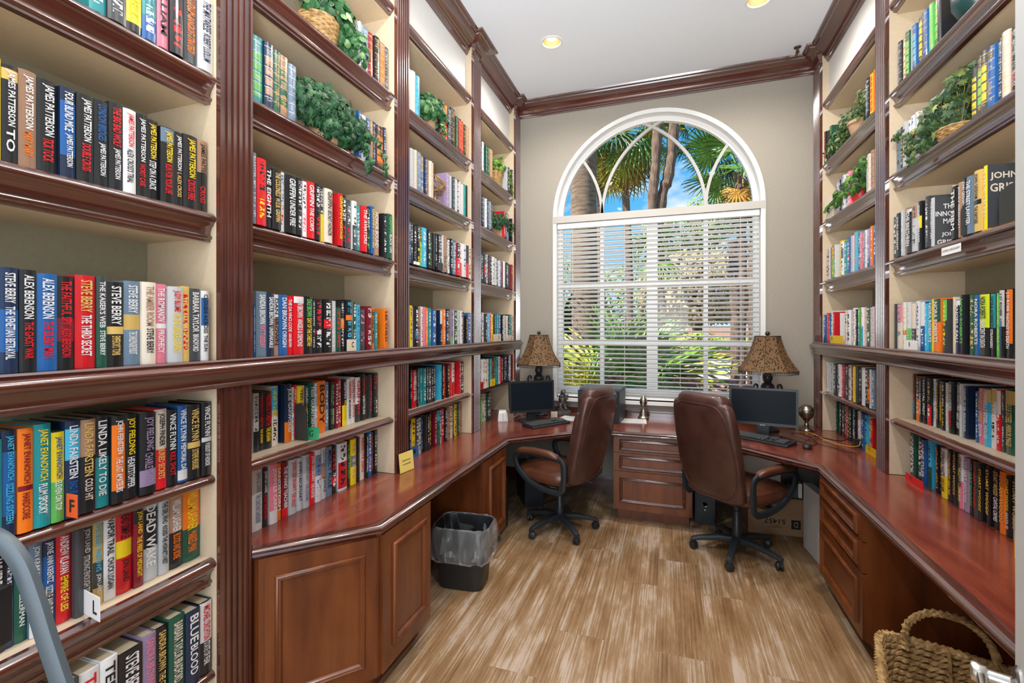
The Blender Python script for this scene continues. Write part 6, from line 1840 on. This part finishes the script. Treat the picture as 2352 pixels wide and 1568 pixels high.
palm('tall fan palm with dark blue-green fronds at the top right of the arch', .62, 12.4, [(.95, 12.4, .3), (.85, 12.4, 4), (.66, 12.4, 6.2)], .0001, 6.35, 11, .95, ['frond_dark'], 6, 0)
palm('fan palm with green fans and a dying orange frond, right side of the arch', 1.18, 9, [(1.18, 9, .2), (1.20, 9, 3), (1.14, 9, 4.35)], .075, 4.45, 7, .8, ['frond_green'], 8, 0)
tp = [o for o in bpy.data.objects if o.name.startswith('palm_tree')][-1]
frond(tp, (-.05, -.1, 4.35-terr(1.18, 9)), R(-100), R(-62), .75, 'frond_dead', 1); frond(tp, (0, -.1, 4.35-terr(1.18, 9)), R(-70), R(-78), .7, 'frond_dead', 3)
frond(tp, (-.1, -.15, 4.15-terr(1.18, 9)), R(-150), R(-25), .62, 'frond_green', 0, 1.2); frond(tp, (.1, -.15, 4.2-terr(1.18, 9)), R(-40), R(-55), .8, 'frond_green', 3, .8); frond(tp, (-.05, -.1, 4.45-terr(1.18, 9)), R(-160), R(30), .9, 'frond_green', 0, .9)
palm('brown palm trunk behind the blind at the right side', 1.50, 9.6, [(1.46, 9.6, .2), (1.5, 9.6, 3), (1.55, 9.6, 4.6)], .10, 4.8, 8, .8, ['frond_green', 'frond_dark'], 9, 3, rough=.2)
palm('slender brown trunk behind the blind right of the window centre', .05, 8.6, [(.02, 8.6, 0), (-.08, 8.6, 1.6), (-.2, 8.6, 2.9)], .055, 2.9, 4, .6, ['frond_green'], 12, 0)
palm('brown trunk behind the lower right of the blind', .98, 8.2, [(.98, 8.2, 0), (1.0, 8.2, 1.6), (.96, 8.2, 3.0)],   .07, 3.1, 3, .6, ['frond_dark'], 13, 0, rough=.2)
for i, (x, y, z, s, n, mt, lb) in enumerate([(-1.15, 6.9, .3, .95, 13, ['frond_green', 'frond_yellow'], 'low fan palm with wide bright green fronds behind the left of the blind'), (-.55, 7.6, .25, 1.1, 13, ['frond_green', 'frond_green', 'frond_yellow'], 'low fan palm with bright green fronds left of the window centre'), (-1.9, 9.0, .6, 1.3, 12, ['frond_dark', 'frond_green'], 'dark low fan palm behind the thick ringed trunk'), (3.0, 11.5, .8, 1.0, 10, ['frond_dark', 'frond_green'], 'dark fan palm at the far right outside')]):
    rg = random.Random(40+i); t = thing('fan_palm', lb, 'palm', (x, y, terr(x, y)))
    for k in range(n): frond(t, (0, 0, .15), rg.uniform(0, 2*PI), R(rg.uniform(25, 85)), s*rg.uniform(.9, 1.6), rg.choice(mt), roll=rg.uniform(-1, 1))
def leafy(name, label, cat, loc, blobs, n, size, mat, seed, trunkr=0, th=0):
    rng = random.Random(seed); t = thing(name, label, cat, loc); D_ = ([], [], [])
    for c, rad, share in blobs: foliage(D_, rng, c, rad, int(n*share), size, 'leaf', (0, -.7, .2), .4)
    mesh_pd('foliage', D_[0], D_[1], mat, t)
    if trunkr: trunk(t, [(0, 0, -.2), (.05, 0, th*.5), (0, 0, th)], trunkr, 'palm_bark', .1)
    return t
leafy('oak_tree', 'rounded olive green tree beyond the palms at the lower right of the arch', 'tree', (1.0, 19, terr(1, 19)), [((-.6, 0, 4.3), (1.6, 1.2, 1.0), .5), ((.7, 0, 5.0), (1.2, 1, 1.0), .3), ((.9, .3, 6.2), (.7, .6, .5), .12), ((-1.9, 0, 3.8), (.8, .8, .6), .1)], 3200, .17, 'tree_leaf', 1, .16, 4.6)
for i, (x, y, z, rx, rz_, m_, lb) in enumerate([(-6, 21, 2.0, 3.6, 2.4, 'tree_leaf', 'dense green tree far beyond the lawn at the left'), (-1.2, 22, 1.9, 3.0, 1.9, 'tree_leaf', 'distant green tree beyond the lawn left of centre'), (3.4, 21, 2.6, 3.0, 2.2, 'tree_leaf_brown', 'brownish speckled tree beyond the lawn at the right'), (.8, 16.2, 2.0, 1.9, 1.3, 'tree_leaf_brown', 'brownish small-leaved tree across the road right of centre'), (8.5, 22, 2.5, 3.6, 2.6, 'tree_leaf', 'dense green tree far beyond the lawn at the right edge'), (-11, 20, 2.5, 3.6, 2.6, 'tree_leaf', 'dense green tree at the far left edge outside')]):
    leafy('tree', lb, 'tree', (x, y, terr(x, y)), [((0, 0, z), (rx, 1.4, rz_), 1)], 2600, .20, m_, 60+i, .14, z)
for i, (x, y) in enumerate([(-.75, 6.6), (-.25, 6.4), (.25, 6.6), (.75, 6.4), (1.25, 6.6), (-1.6, 6.5)]):
    lb = ['first copper-leaved shrub from the window centre, left', 'copper-leaved shrub just left of the window centre', 'copper-leaved shrub just right of the window centre', 'copper-leaved shrub in front of the right tree trunks', 'copper-leaved shrub at the right end of the hedge row', 'copper-leaved shrub at the left end of the hedge row'][i]
    leafy('copper_shrub', lb, 'shrub', (x, y, terr(x, y)), [((0, 0, .62), (.34, .25, .42), 1)], 330, .085, 'copper_leaf', 80+i)
for i, (x, y, lb) in enumerate([(-1.9, 10, 'yellow-green bush across from the left of the blind'), (.9, 15.5, 'bright yellow-green bush beside the road'), (-.3, 15.6, 'low yellow-green bush by the road left of centre'), (2.4, 15.4, 'yellow-green bush by the road at the right')]):
    leafy('bush', lb, 'shrub', (x, y, terr(x, y)), [((0, 0, .3), (.8, .4, .35), 1)], 500, .10, 'lawn_green', 90+i)
